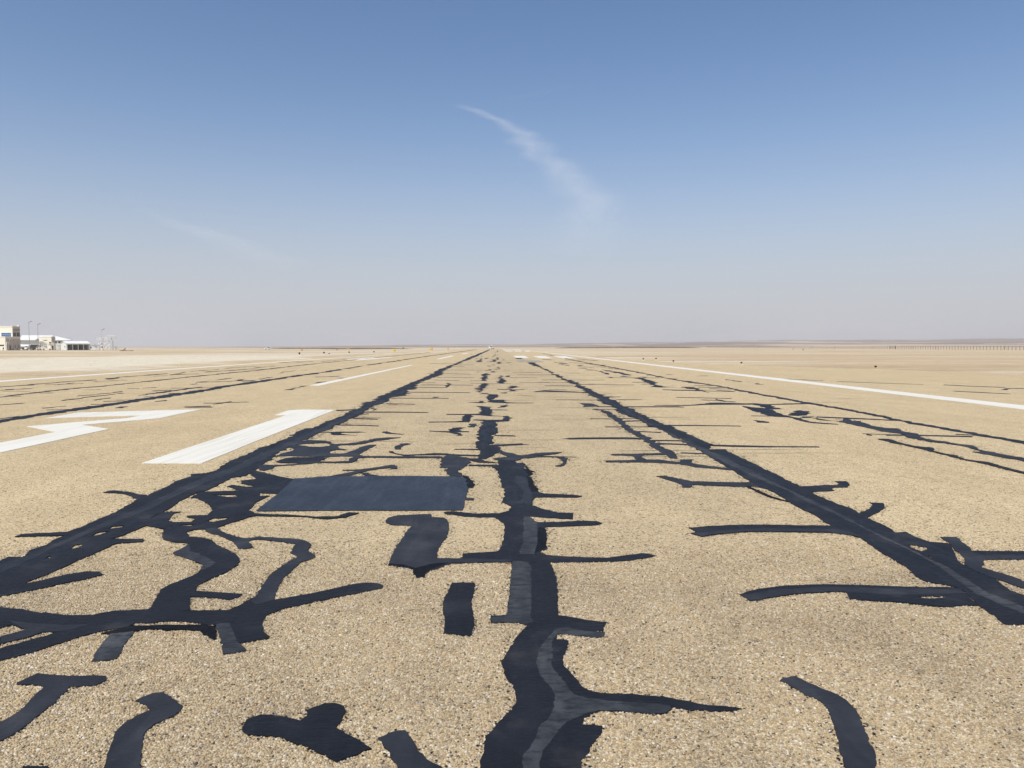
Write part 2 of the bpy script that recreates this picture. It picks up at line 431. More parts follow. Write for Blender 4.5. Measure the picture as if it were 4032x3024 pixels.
# ------------------------------------------------------------------ crack seals, patches and paint (metres on the runway)
MARKS = [
["crack_seal","d","winding black seal running from the bottom centre up the lane with pointed branch",[[0.118,5.651],[0.252,5.648],[0.397,5.614],[0.411,5.408],[0.411,5.19],[0.395,4.894],[0.378,4.629],[0.367,4.493],[0.366,4.484],[0.458,4.443],[0.522,4.404],[0.635,4.364],[0.599,4.229],[0.501,4.222],[0.401,4.268],[0.342,4.191],[0.323,4.107],[0.361,4.106],[0.391,4.089],[0.37,4.001],[0.34,3.865],[0.334,3.765],[0.358,3.683],[0.384,3.604],[0.403,3.522],[0.44,3.473],[0.522,3.448],[0.644,3.439],[0.78,3.404],[0.841,3.372],[0.944,3.325],[0.994,3.319],[1.079,3.293],[1.04,3.269],[0.879,3.278],[0.775,3.312],[0.771,3.296],[0.743,3.259],[0.71,3.249],[0.602,3.267],[0.524,3.285],[0.453,3.292],[0.419,3.266],[0.373,3.215],[0.363,3.165],[0.446,3.148],[0.439,3.095],[0.388,3.013],[0.359,2.934],[0.327,2.884],[0.314,2.773],[-0.063,2.78],[-0.068,2.892],[-0.055,2.942],[-0.046,3.067],[-0.001,3.162],[0.061,3.305],[0.066,3.294],[0.089,3.37],[0.085,3.416],[0.072,3.547],[0.044,3.636],[0.02,3.814],[0.081,4.039],[0.088,4.071],[0.131,4.221],[0.173,4.318],[0.128,4.365],[0.088,4.375],[-0.027,4.368],[-0.035,4.482],[0.058,4.5],[0.072,4.742],[0.095,4.971],[0.11,5.62]],[]],
["crack_seal","l","weathered grey band along the left of the central seal",[[0.123,5.651],[0.234,5.618],[0.25,5.498],[0.226,4.968],[0.201,4.497],[0.194,4.497],[0.213,4.391],[0.167,4.327],[0.128,4.368],[-0.014,4.375],[-0.034,4.424],[-0.014,4.482],[0.062,4.499],[0.077,4.786],[0.108,5.501]],[]],
["crack_seal","l","curved grey band laid over the central black seal",[[0.335,4.27],[0.403,4.286],[0.501,4.222],[0.604,4.211],[0.588,4.143],[0.553,4.127],[0.443,4.163],[0.343,4.199],[0.301,4.066],[0.288,3.926],[0.279,3.766],[0.298,3.644],[0.329,3.554],[0.357,3.445],[0.405,3.404],[0.512,3.379],[0.628,3.354],[0.731,3.346],[0.774,3.329],[0.771,3.296],[0.743,3.259],[0.71,3.249],[0.602,3.267],[0.524,3.285],[0.453,3.292],[0.389,3.266],[0.343,3.215],[0.296,3.186],[0.256,3.118],[0.216,3.025],[0.188,2.955],[0.166,2.887],[0.146,2.776],[0.095,2.777],[0.108,2.914],[0.157,3.063],[0.18,3.148],[0.224,3.218],[0.257,3.323],[0.264,3.412],[0.26,3.507],[0.228,3.594],[0.211,3.686],[0.196,3.796],[0.211,3.912],[0.257,4.067],[0.297,4.183]],[]],
["crack_seal","d","branching black seal of the lane centre beside the square patch",[[0.118,5.651],[0.114,5.626],[-0.069,5.618],[-0.325,5.605],[-0.399,5.692],[-0.262,5.727],[-0.259,5.867],[0.0,5.911],[0.028,5.979],[0.058,6.306],[0.072,6.714],[0.063,6.892],[-0.021,7.13],[-0.141,7.132],[-0.305,7.175],[-0.487,7.289],[-0.514,7.351],[-0.427,7.391],[-0.199,7.283],[0.023,7.294],[0.125,7.406],[0.146,7.623],[0.048,7.825],[0.082,8.193],[0.065,8.459],[0.042,9.046],[0.015,9.456],[0.016,9.765],[-0.061,10.194],[-0.387,10.251],[-0.391,10.352],[0.033,10.313],[0.025,10.499],[0.01,10.906],[0.217,10.734],[0.219,10.846],[0.307,10.464],[0.372,10.516],[0.398,9.964],[0.453,9.686],[0.405,9.424],[0.406,9.448],[0.426,8.961],[0.438,8.663],[0.461,8.35],[0.507,8.263],[0.718,8.232],[0.863,8.178],[0.912,8.113],[0.85,8.051],[0.655,8.074],[0.421,8.072],[0.378,7.938],[0.348,7.675],[0.438,7.507],[0.594,7.318],[0.737,7.29],[0.701,7.043],[0.616,7.054],[0.415,7.121],[0.309,7.172],[0.366,6.909],[0.562,6.919],[0.778,6.961],[0.915,6.944],[0.95,6.851],[0.905,6.794],[0.715,6.766],[0.423,6.728],[0.429,6.496],[0.421,6.299],[0.397,6.149],[0.397,6.006],[0.336,5.905],[0.383,5.804],[0.557,5.762],[0.756,5.726],[0.852,5.724],[1.004,5.792],[1.12,5.839],[1.172,5.828],[1.214,5.771],[1.122,5.709],[0.98,5.649],[0.846,5.621],[0.629,5.616],[0.405,5.608],[0.252,5.648]],[]],
["crack_seal","l",None,[[0.252,7.124],[0.308,7.148],[0.366,6.909],[0.348,6.378],[0.319,6.008],[0.287,5.839],[0.171,5.841],[0.213,6.153],[0.243,6.71]],[]],
["crack_seal","m",None,[[0.234,9.452],[0.371,9.281],[0.37,8.593],[0.371,8.061],[0.341,7.647],[0.255,7.88],[0.297,8.387],[0.212,9.122]],[]],
["crack_seal","k",None,[[0.383,10.388],[0.454,9.711],[0.406,9.448],[0.426,8.961],[0.461,8.35],[0.373,8.385],[0.365,8.811],[0.374,9.364]],[]],
["crack_seal","k",None,[[0.381,6.707],[0.429,6.663],[0.421,6.299],[0.387,6.007],[0.287,5.839],[0.331,6.151],[0.357,6.539]],[]],
["crack_seal","m","hooked grey-black seal shaped like a figure one below the patch",[[-1.026,7.007],[-1.017,7.126],[-0.941,7.208],[-0.695,7.268],[-0.618,7.266],[-0.602,7.142],[-0.497,7.115],[-0.447,6.995],[-0.424,6.724],[-0.418,6.393],[-0.451,6.166],[-0.463,5.955],[-0.45,5.731],[-0.253,5.727],[-0.07,5.701],[0.113,5.688],[0.112,5.626],[-0.154,5.619],[-0.325,5.605],[-0.388,5.525],[-0.48,5.426],[-0.5,5.329],[-0.502,5.261],[-0.553,5.257],[-0.581,5.33],[-0.599,5.457],[-0.681,5.517],[-0.792,5.563],[-0.803,5.796],[-0.803,6.066],[-0.783,6.44],[-0.778,6.645],[-0.749,6.796],[-0.934,6.831],[-1.003,6.913]],[]],
["crack_seal","k",None,[[-0.792,5.593],[-0.678,5.561],[-0.584,5.471],[-0.493,5.572],[-0.444,5.601],[-0.342,5.605],[-0.48,5.426],[-0.5,5.329],[-0.502,5.261],[-0.553,5.257],[-0.581,5.33],[-0.599,5.457],[-0.681,5.517],[-0.792,5.563]],[]],
["crack_seal","d","short free-standing black seal block left of the central seal",[[-0.306,5.127],[-0.149,5.124],[-0.144,4.952],[-0.16,4.747],[-0.145,4.504],[-0.145,4.504],[-0.131,4.389],[-0.135,4.175],[-0.186,4.176],[-0.297,4.212],[-0.295,4.318],[-0.314,4.508],[-0.321,4.507],[-0.334,4.75],[-0.318,4.955]],[]],
["crack_seal","d","black Y-shaped seal blot at the bottom of the picture",[[-1.041,3.264],[-1.072,3.234],[-1.07,3.184],[-1.062,3.144],[-1.026,3.106],[-0.99,3.1],[-0.927,3.094],[-0.836,3.055],[-0.748,3.0],[-0.692,2.955],[-0.641,2.908],[-0.615,2.891],[-0.593,2.911],[-0.549,2.944],[-0.497,2.986],[-0.555,3.05],[-0.622,3.107],[-0.675,3.156],[-0.663,3.215],[-0.666,3.309],[-0.677,3.353],[-0.726,3.376],[-0.772,3.377],[-0.816,3.344],[-0.834,3.312],[-0.826,3.26],[-0.841,3.219],[-0.913,3.251],[-0.981,3.278],[-1.024,3.274]],[]],
["crack_seal","m","grey seal strip cut by the bottom edge beside the central seal",[[-0.485,3.067],[-0.445,3.103],[-0.386,3.126],[-0.349,3.055],[-0.302,2.956],[-0.27,2.904],[-0.212,2.848],[-0.164,2.782],[-0.324,2.785],[-0.419,2.916],[-0.425,2.958]],[]],
["crack_seal","m","T-shaped grey-black seal at the lower left",[[-2.276,3.619],[-2.246,3.725],[-2.176,3.705],[-2.098,3.695],[-1.899,3.686],[-1.879,3.637],[-1.892,3.587],[-1.945,3.576],[-2.002,3.571],[-1.989,3.481],[-1.988,3.336],[-1.983,3.202],[-1.992,3.116],[-2.007,3.065],[-2.023,3.034],[-2.109,3.165],[-2.111,3.229],[-2.094,3.327],[-2.109,3.472],[-2.12,3.567],[-2.159,3.592],[-2.265,3.607]],[]],
["crack_seal","m","hook-ended grey-black seal right of the T-shaped one",[[-1.631,3.422],[-1.586,3.496],[-1.546,3.501],[-1.484,3.453],[-1.396,3.367],[-1.39,3.34],[-1.397,3.271],[-1.451,3.201],[-1.459,3.133],[-1.432,3.058],[-1.383,2.927],[-1.331,2.806],[-1.469,2.809],[-1.508,2.921],[-1.547,3.034],[-1.578,3.136],[-1.578,3.194],[-1.557,3.274],[-1.521,3.332],[-1.566,3.382]],[]],
["crack_seal","d",None,[[-1.804,2.885],[-1.707,2.883],[-1.641,2.812],[-1.779,2.815]],[]],
["crack_seal","m","curved grey-black seal alone at the lower right",[[1.353,3.572],[1.379,3.597],[1.445,3.615],[1.475,3.556],[1.51,3.481],[1.557,3.427],[1.579,3.357],[1.582,3.274],[1.572,3.211],[1.543,3.131],[1.517,3.036],[1.5,2.981],[1.49,2.928],[1.457,2.845],[1.412,2.75],[1.305,2.753],[1.333,2.847],[1.355,2.931],[1.385,3.02],[1.413,3.114],[1.444,3.214],[1.463,3.309],[1.459,3.36],[1.433,3.4],[1.417,3.412],[1.397,3.484],[1.378,3.533]],[]],
["crack_seal","d","broad black transverse seal crossing the lower left",[[-3.098,4.71],[-2.895,4.654],[-2.739,4.59],[-2.635,4.564],[-2.569,4.543],[-2.404,4.54],[-2.38,4.572],[-2.303,4.611],[-2.112,4.634],[-1.919,4.624],[-1.85,4.608],[-1.635,4.608],[-1.592,4.69],[-1.556,4.819],[-1.539,4.864],[-1.503,4.796],[-1.412,4.794],[-1.314,4.848],[-1.153,4.948],[-0.972,5.103],[-0.886,5.144],[-0.805,5.124],[-0.766,5.073],[-0.766,5.024],[-0.887,4.931],[-1.07,4.809],[-1.204,4.703],[-1.303,4.622],[-1.366,4.528],[-1.374,4.509],[-1.363,4.395],[-1.309,4.25],[-1.249,4.189],[-1.247,4.147],[-1.307,4.118],[-1.365,4.1],[-1.365,4.084],[-1.402,4.101],[-1.526,4.343],[-1.622,4.363],[-1.702,4.383],[-1.81,4.423],[-1.882,4.433],[-1.97,4.407],[-2.08,4.4],[-2.102,4.364],[-2.07,4.336],[-2.19,4.303],[-2.224,4.268],[-2.291,4.201],[-2.327,4.152],[-2.375,4.072],[-2.421,3.996],[-2.469,3.929],[-2.531,3.887],[-2.561,3.88],[-2.654,4.023],[-2.627,4.038],[-2.542,4.148],[-2.487,4.214],[-2.451,4.273],[-2.535,4.275],[-2.58,4.19],[-2.668,4.102],[-2.695,4.087],[-2.764,4.194],[-2.737,4.21],[-2.695,4.243],[-2.66,4.312],[-2.784,4.387],[-2.815,4.333],[-2.837,4.307]],[]],
["crack_seal","m",None,[[-2.858,4.462],[-2.649,4.402],[-2.473,4.371],[-2.351,4.387],[-2.399,4.307],[-2.475,4.282],[-2.535,4.275],[-2.585,4.199],[-2.671,4.107],[-2.735,4.207],[-2.658,4.309]],[]],
["crack_seal","l","short grey stub hanging below the broad transverse seal",[[-2.145,4.232],[-2.035,4.282],[-2.015,4.179],[-1.998,4.065],[-1.949,3.926],[-1.948,3.889],[-2.014,3.869],[-2.057,3.863],[-2.091,3.974],[-2.119,4.099]],[]],
["crack_seal","l",None,[[-1.615,4.381],[-1.542,4.389],[-1.448,4.201],[-1.405,4.109],[-1.332,4.02],[-1.316,3.989],[-1.351,3.966],[-1.419,3.938],[-1.496,4.103]],[]],
["crack_seal","k","thin jet black arc under the broad transverse seal",[[-2.204,4.242],[-2.151,4.302],[-2.083,4.363],[-1.983,4.361],[-1.894,4.369],[-1.787,4.363],[-1.695,4.365],[-1.605,4.336],[-1.523,4.144],[-1.545,4.136],[-1.596,4.187],[-1.667,4.275],[-1.759,4.294],[-1.86,4.287],[-1.959,4.307],[-2.04,4.273],[-2.148,4.232]],[]],
["crack_seal","m","thin kinked seal joining the network to the transverse seal",[[-2.574,6.724],[-2.478,6.765],[-2.367,6.594],[-2.192,6.429],[-2.095,6.369],[-2.019,6.406],[-2.025,6.426],[-1.838,6.383],[-1.63,6.321],[-1.559,6.263],[-1.499,6.151],[-1.484,5.958],[-1.406,5.857],[-1.377,5.791],[-1.393,5.728],[-1.451,5.652],[-1.466,5.418],[-1.47,5.228],[-1.445,5.026],[-1.405,4.783],[-1.491,4.709],[-1.556,4.775],[-1.539,4.864],[-1.539,4.864],[-1.567,5.077],[-1.589,5.364],[-1.546,5.654],[-1.513,5.794],[-1.597,5.91],[-1.625,6.172],[-1.787,6.267],[-1.998,6.34],[-2.042,6.291],[-1.935,6.071],[-2.033,6.038],[-2.169,6.275],[-2.343,6.472],[-2.486,6.596]],[]],
["crack_seal","d","snaking black seal on the left between joint and transverse seal",[[-3.153,6.867],[-3.131,6.934],[-2.92,6.731],[-2.815,6.442],[-2.754,6.344],[-2.655,6.266],[-2.491,6.208],[-2.505,5.928],[-2.475,5.878],[-2.308,5.746],[-2.155,5.605],[-2.12,5.459],[-2.11,5.389],[-2.129,5.294],[-2.192,5.14],[-2.208,5.017],[-2.18,4.877],[-2.13,4.722],[-2.109,4.628],[-2.088,4.597],[-1.848,4.602],[-1.944,4.827],[-1.955,4.872],[-1.854,4.859],[-1.684,4.811],[-1.651,4.843],[-1.644,4.912],[-1.799,4.95],[-1.973,4.977],[-1.995,5.111],[-1.967,5.264],[-1.91,5.399],[-1.895,5.57],[-1.91,5.692],[-1.998,5.852],[-2.128,6.023],[-2.271,6.167],[-2.354,6.316],[-2.46,6.395],[-2.582,6.437],[-2.676,6.6],[-2.627,6.704]],[]],
["crack_seal","l",None,[[-2.484,6.189],[-2.505,5.928],[-2.475,5.878],[-2.308,5.746],[-2.155,5.605],[-2.112,5.417],[-2.084,5.516],[-2.073,5.634],[-2.175,5.76],[-2.295,5.891],[-2.393,5.96]],[]],
["crack_seal","d","long black seal along the paving joint left of the lane",[[-3.717,5.667],[-3.705,5.728],[-3.706,5.838],[-3.582,5.82],[-3.658,6.019],[-3.624,6.176],[-3.666,6.381],[-3.645,6.498],[-4.052,6.466],[-4.052,6.546],[-3.909,6.584],[-3.704,6.62],[-3.675,6.789],[-3.687,7.107],[-3.673,7.404],[-3.7,7.645],[-3.761,8.021],[-3.897,8.21],[-4.087,8.375],[-4.319,8.426],[-4.306,8.514],[-4.259,8.547],[-4.031,8.44],[-3.751,8.239],[-3.765,8.641],[-3.801,9.203],[-3.774,9.448],[-3.816,9.646],[-3.658,9.704],[-3.626,9.977],[-3.7,10.268],[-3.707,10.34],[-3.729,11.904],[-3.67,13.32],[-3.67,13.84],[-3.73,13.84],[-3.75,15.02],[-3.6,15.12],[-3.59,15.68],[-3.71,16.53],[-3.63,16.53],[-3.62,17.93],[-3.67,19.05],[-3.58,19.47],[-3.95,19.16],[-4.0,19.41],[-3.59,19.69],[-3.68,20.73],[-3.78,22.02],[-3.69,22.72],[-3.68,24.0],[-3.81,24.56],[-3.72,26.06],[-3.77,28.51],[-3.79,31.47],[-3.89,34.53],[-3.71,36.3],[-3.79,42.04],[-3.84,45.66],[-4.03,53.74],[-3.97,61.51],[-3.96,80.03],[-4.16,121.04],[-4.5,381.95],[-4.78,465.59],[-3.48,411.5],[-3.36,125.3],[-3.57,85.15],[-3.68,64.49],[-3.55,53.73],[-3.52,49.94],[-3.15,43.76],[-3.28,40.43],[-3.4,38.95],[-3.43,34.53],[-3.31,31.46],[-3.13,29.28],[-3.3,28.12],[-3.06,26.37],[-3.02,25.12],[-3.36,24.27],[-3.18,22.71],[-3.21,21.78],[-3.34,20.52],[-3.27,19.39],[-3.21,18.07],[-3.24,16.79],[-3.24,16.15],[-3.26,15.01],[-3.28,14.59],[-3.32,14.2],[-3.27,13.23],[-3.36,12.83],[-3.3,12.24],[-3.315,11.699],[-3.225,11.086],[-3.177,10.535],[-3.162,10.229],[-3.143,10.158],[-3.119,9.519],[-3.233,9.353],[-3.232,9.073],[-3.205,8.809],[-3.23,8.526],[-3.281,8.392],[-3.254,8.134],[-3.277,7.951],[-3.228,7.608],[-3.227,7.294],[-3.226,7.051],[-3.122,6.866],[-3.144,6.693],[-3.165,6.488],[-3.214,6.372],[-2.935,6.366],[-2.901,6.271],[-3.092,6.22],[-3.095,6.077],[-3.116,5.842],[-3.137,5.566],[-3.156,5.369],[-3.189,5.211],[-3.173,5.16],[-3.093,5.261],[-3.001,5.379],[-2.909,5.433],[-2.827,5.431],[-2.759,5.361],[-2.796,5.294],[-2.898,5.192],[-2.99,5.081],[-3.084,4.987],[-3.175,4.897],[-3.205,4.875]],[[[-3.368,6.03],[-3.4,6.172],[-3.345,6.207],[-3.324,6.099]],[[-3.402,6.719],[-3.411,6.828],[-3.313,6.848],[-3.317,6.782]],[[-3.414,6.454],[-3.424,6.594],[-3.351,6.647],[-3.372,6.512]],[[-3.453,9.7],[-3.459,9.927],[-3.431,10.02],[-3.383,9.833]],[[-3.401,5.769],[-3.416,5.832],[-3.395,5.842],[-3.374,5.79]]]],
["crack_seal","m","worn grey centre of the left joint seal",[[-3.659,5.577],[-3.615,5.665],[-3.581,5.95],[-3.572,6.418],[-3.562,6.965],[-3.524,7.56],[-3.562,8.465],[-3.575,9.444],[-3.478,10.069],[-3.523,11.242],[-3.47,12.24],[-3.46,13.84],[-3.45,15.68],[-3.43,18.08],[-3.53,20.93],[-3.42,22.71],[-3.28,22.24],[-3.44,21.13],[-3.29,17.77],[-3.26,15.01],[-3.31,13.48],[-3.297,11.635],[-3.313,10.567],[-3.351,9.698],[-3.423,9.038],[-3.426,8.137],[-3.41,7.557],[-3.457,6.963],[-3.497,6.455],[-3.506,6.05],[-3.495,5.663],[-3.511,5.349]],[]],
["crack_seal","d","tangled black seal network between joint and square patch",[[-3.241,8.103],[-3.251,8.445],[-3.179,8.457],[-2.834,8.504],[-3.058,8.748],[-3.052,8.865],[-2.849,8.729],[-2.772,8.778],[-2.975,8.953],[-3.046,9.148],[-2.908,9.265],[-3.262,9.97],[-3.039,9.826],[-2.783,9.555],[-2.475,9.256],[-2.425,9.175],[-2.377,8.321],[-2.59,8.365],[-2.526,8.195],[-2.445,8.212],[-2.467,7.847],[-2.436,7.592],[-2.435,7.484],[-2.305,7.326],[-2.283,7.325],[-2.069,7.27],[-1.923,7.257],[-1.693,7.164],[-1.612,7.187],[-1.503,7.184],[-1.428,7.359],[-1.317,7.331],[-1.411,7.158],[-1.566,7.074],[-1.804,7.176],[-2.052,7.21],[-2.273,7.225],[-2.325,7.176],[-2.348,7.08],[-2.417,6.942],[-2.468,6.765],[-2.566,6.702],[-2.716,6.676],[-2.911,6.709],[-3.153,6.867],[-3.226,7.051],[-3.216,7.194],[-3.227,7.395],[-3.126,7.419],[-3.053,7.418],[-3.094,7.342],[-3.024,7.047],[-2.962,6.976],[-2.783,6.972],[-2.796,7.113],[-2.912,7.188],[-2.92,7.238],[-2.744,7.259],[-2.775,7.491],[-2.884,7.712],[-2.979,7.857],[-3.168,8.101]],[[[-2.658,7.03],[-2.633,7.134],[-2.491,7.155],[-2.511,7.06],[-2.592,6.964]],[[-2.84,6.856],[-2.716,6.88],[-2.722,6.818],[-2.806,6.811]],[[-3.08,8.257],[-2.829,8.284],[-2.765,8.137],[-2.865,8.139]]]],
["tar_patch","p","large smooth blue-black four-sided tar patch",[[-2.35,7.472],[-2.377,8.321],[-2.447,9.256],[-2.26,9.35],[-2.081,9.43],[-1.682,9.422],[-1.2,9.438],[-0.584,9.4],[-0.396,9.338],[-0.318,9.133],[-0.255,8.861],[-0.263,8.677],[-0.315,8.678],[-0.322,8.332],[-0.335,7.892],[-0.328,7.717],[-0.333,7.442],[-0.768,7.44],[-1.333,7.451],[-1.894,7.447],[-2.315,7.429]],[]],
["crack_seal","m",None,[[-0.335,8.038],[-0.243,8.024],[-0.253,7.938],[-0.331,7.94]],[]],
["crack_seal","k",None,[[-0.459,9.483],[-0.355,9.379],[-0.251,8.86],[-0.262,8.648],[-0.314,8.649],[-0.34,8.976],[-0.408,9.296]],[]],
["crack_seal","m","wispy seal network above the square patch",[[-3.3,12.31],[-3.37,12.91],[-3.23,13.15],[-2.91,13.06],[-2.78,12.9],[-2.68,12.59],[-2.62,12.59],[-2.44,12.66],[-2.31,12.97],[-2.08,13.37],[-1.89,13.49],[-1.7,13.48],[-1.85,13.2],[-2.03,13.04],[-2.17,12.73],[-2.3,12.51],[-2.55,12.44],[-2.5,12.08],[-2.294,11.875],[-2.492,11.879],[-2.531,11.814],[-2.532,11.493],[-2.346,11.427],[-2.232,11.55],[-2.16,12.15],[-2.06,12.43],[-1.95,12.5],[-1.996,11.803],[-2.024,11.359],[-1.925,11.177],[-1.57,11.17],[-0.805,11.096],[-0.789,10.979],[-1.296,10.99],[-1.804,11.058],[-1.945,11.003],[-1.983,10.67],[-2.069,10.533],[-2.453,10.551],[-2.642,10.42],[-2.835,10.322],[-2.986,10.256],[-2.95,10.079],[-3.014,9.892],[-3.073,9.94],[-3.215,10.35],[-3.146,10.379],[-2.965,10.345],[-2.726,10.442],[-2.567,10.628],[-2.45,10.679],[-2.218,10.642],[-2.086,10.704],[-2.055,11.063],[-2.059,11.156],[-2.229,11.183],[-2.481,11.106],[-3.016,11.235],[-3.185,11.179],[-3.192,11.444],[-3.137,11.892]],[[[-3.3,12.53],[-3.03,12.7],[-2.84,12.73],[-2.74,12.58],[-2.72,12.37],[-2.8,12.23],[-2.96,12.27],[-3.15,12.42]]]],
["crack_seal","d","long oval black seal blot above the square patch",[[-3.072,10.638],[-3.027,10.968],[-2.925,11.08],[-2.724,11.076],[-2.54,11.072],[-2.427,11.012],[-2.423,10.843],[-2.502,10.627],[-2.668,10.524],[-2.827,10.528],[-2.992,10.552]],[]],
["crack_seal","d",None,[[-3.22,14.43],[-2.9,14.49],[-2.58,14.48],[-2.39,14.38],[-2.63,14.29],[-2.87,14.29],[-2.85,14.1],[-2.51,13.85],[-2.77,13.91],[-2.92,13.92],[-3.02,14.01],[-3.12,14.3],[-3.24,14.36]],[]],
["crack_seal","d",None,[[-2.14,14.47],[-2.04,14.53],[-1.99,14.27],[-1.88,14.14],[-1.71,14.02],[-1.79,13.99],[-2.0,14.08],[-2.07,14.14]],[]],
["crack_seal","m",None,[[-1.63,12.21],[-1.58,12.64],[-1.42,12.76],[-1.44,12.56],[-1.49,12.2],[-1.468,11.926],[-1.559,11.928],[-1.6,12.06]],[]],
["crack_seal","d",None,[[-1.648,11.73],[-1.598,11.756],[-1.516,11.535],[-1.372,11.346],[-1.138,11.403],[-0.906,11.523],[-0.746,11.482],[-0.62,11.392],[-0.255,11.287],[-0.243,11.143],[-0.474,11.195],[-0.645,11.223],[-0.82,11.299],[-1.16,11.281],[-1.333,11.165],[-1.433,11.287],[-1.526,11.473],[-1.612,11.601]],[]],
["crack_seal","m",None,[[-1.986,9.918],[-1.777,9.961],[-1.581,10.148],[-1.479,10.295],[-1.377,10.344],[-1.287,10.192],[-1.286,9.998],[-1.376,10.0],[-1.42,10.097],[-1.558,10.003],[-1.678,9.819],[-1.785,9.598],[-1.882,9.428],[-2.076,9.407],[-1.994,9.559],[-1.883,9.733],[-1.805,9.868],[-1.971,9.88]],[]],
["crack_seal","m",None,[[-1.728,9.685],[-1.64,9.683],[-1.454,9.42],[-1.568,9.422]],[]],
["crack_seal","m","ragged black block of seal at the top right of the patch",[[-0.776,10.922],[-0.742,11.153],[-0.654,11.393],[-0.573,11.15],[-0.412,10.915],[-0.384,10.584],[-0.404,10.273],[-0.483,9.982],[-0.504,9.796],[-0.436,9.615],[-0.441,9.399],[-0.571,9.427],[-0.666,9.891],[-0.595,10.08],[-0.748,10.083],[-0.753,10.486]],[]],
["crack_seal","d","upright ragged black seal in the lane centre",[[-0.27,16.47],[-0.01,16.33],[-0.02,15.38],[0.0,14.33],[-0.01,13.95],[-0.12,13.86],[-0.07,13.5],[-0.1,13.08],[-0.06,12.69],[-0.15,12.46],[-0.04,12.32],[0.02,12.17],[0.055,11.762],[-0.033,11.258],[-0.13,10.853],[-0.247,10.911],[-0.263,11.263],[-0.219,11.637],[-0.269,11.902],[-0.34,12.18],[-0.31,13.09],[-0.32,13.77],[-0.37,14.34],[-0.36,15.16],[-0.3,15.5]],[]],
["crack_seal","m",None,[[-0.23,16.09],[-0.1,16.21],[-0.07,14.33],[-0.15,13.95],[-0.18,13.09],[-0.17,12.18],[-0.22,12.18],[-0.25,13.96]],[]],
["crack_seal","d",None,[[-0.06,13.86],[0.21,13.82],[0.29,13.76],[0.29,13.65],[0.04,13.69],[-0.1,13.73]],[]],
["crack_seal","d",None,[[-0.15,12.39],[0.0,12.54],[0.1,12.53],[0.27,12.61],[0.45,12.68],[0.43,12.57],[0.57,12.48],[0.4,12.42],[0.25,12.38],[0.08,12.31],[-0.04,12.24]],[]],
["crack_seal","m",None,[[0.002,11.697],[0.09,11.695],[0.231,11.437],[0.312,11.252],[0.379,11.19],[0.668,11.491],[0.899,11.537],[1.004,11.535],[0.885,11.362],[0.564,11.151],[1.179,11.032],[0.977,11.025],[1.039,10.885],[1.0,10.556],[0.908,10.247],[0.824,10.169],[0.78,10.199],[0.87,10.349],[0.919,10.558],[0.927,10.831],[0.858,11.004],[0.777,11.052],[0.558,11.033],[0.522,10.987],[0.386,10.921],[0.214,10.626],[0.215,10.68],[0.034,10.738],[-0.032,10.907],[0.223,11.075],[0.037,11.504]],[]],
["crack_seal","d",None,[[-0.616,11.99],[-0.271,11.983],[-0.268,11.848],[-0.611,11.895]],[]],
["crack_seal","d",None,[[-0.396,10.914],[-0.296,10.912],[-0.128,10.632],[0.033,10.491],[-0.206,10.527],[-0.339,10.691]],[]],
["crack_seal","d","arrow-shaped seal left of the upright central seal",[[-1.29,14.61],[-0.9,14.51],[-0.86,14.96],[-0.78,15.17],[-0.6,15.21],[-0.63,14.85],[-0.74,14.52],[-0.55,14.5],[-0.56,14.36],[-0.74,14.35],[-0.67,13.96],[-0.59,13.78],[-0.69,13.78],[-0.81,14.06],[-0.89,14.29],[-1.28,14.51]],[]],
["crack_seal","m",None,[[-0.56,15.92],[-0.44,15.97],[-0.42,15.23],[-0.55,15.21]],[]],
["crack_seal","d",None,[[-0.73,18.02],[-0.6,18.17],[-0.56,17.72],[-0.57,16.6],[-0.61,16.27],[-0.93,16.25],[-1.43,16.21],[-1.43,16.39],[-0.97,16.43],[-0.73,16.6],[-0.76,17.43]],[]],
["crack_seal","d",None,[[-1.21,18.28],[-0.63,18.27],[-0.41,18.36],[-0.32,19.33],[-0.39,20.07],[-0.37,20.38],[-0.15,20.26],[-0.08,19.33],[-0.08,18.48],[-0.13,17.86],[-0.05,17.77],[0.16,17.7],[0.27,17.85],[0.35,17.12],[0.2,16.46],[-0.07,16.33],[-0.53,16.71],[-0.51,16.89],[-0.2,16.8],[0.05,16.8],[0.13,17.27],[0.06,17.64],[-0.21,17.71],[-0.4,17.95],[-1.2,18.06]],[]],
["crack_seal","d",None,[[-0.11,19.38],[0.3,19.32],[0.3,19.46],[-0.11,19.56]],[]],
["crack_seal","d",None,[[-0.6,20.66],[-0.47,20.74],[-0.07,20.41],[-0.46,20.26]],[]],
["crack_seal","d",None,[[-0.85,22.09],[-0.63,22.23],[-0.58,22.66],[-0.41,22.65],[-0.43,22.04],[-0.23,22.17],[-0.3,25.37],[-0.23,25.99],[0.03,25.8],[0.01,23.4],[-0.1,23.14],[0.22,23.24],[0.35,22.88],[0.17,22.17],[0.44,21.98],[0.23,21.66],[-0.13,22.13],[-0.59,21.77]],[]],
["crack_seal","d",None,[[0.03,20.06],[0.1,20.85],[0.23,21.27],[0.31,21.27],[0.25,20.25],[0.13,20.25]],[]],
["crack_seal","d",None,[[-0.78,29.65],[-0.61,33.92],[-0.35,33.59],[-0.37,31.4],[-0.48,29.23],[-0.56,27.0],[-0.71,27.0],[-0.67,28.07]],[]],
["crack_seal","d",None,[[-0.7,36.24],[-0.78,45.6],[-0.49,47.64],[-0.39,44.63],[-0.49,41.16],[-0.48,35.63]],[]],
["crack_seal","d",None,[[0.06,34.45],[0.17,38.14],[0.11,40.76],[0.23,42.72],[0.38,42.71],[0.22,40.76],[0.4,37.33],[0.41,35.12],[0.3,33.47],[0.12,33.79]],[]],
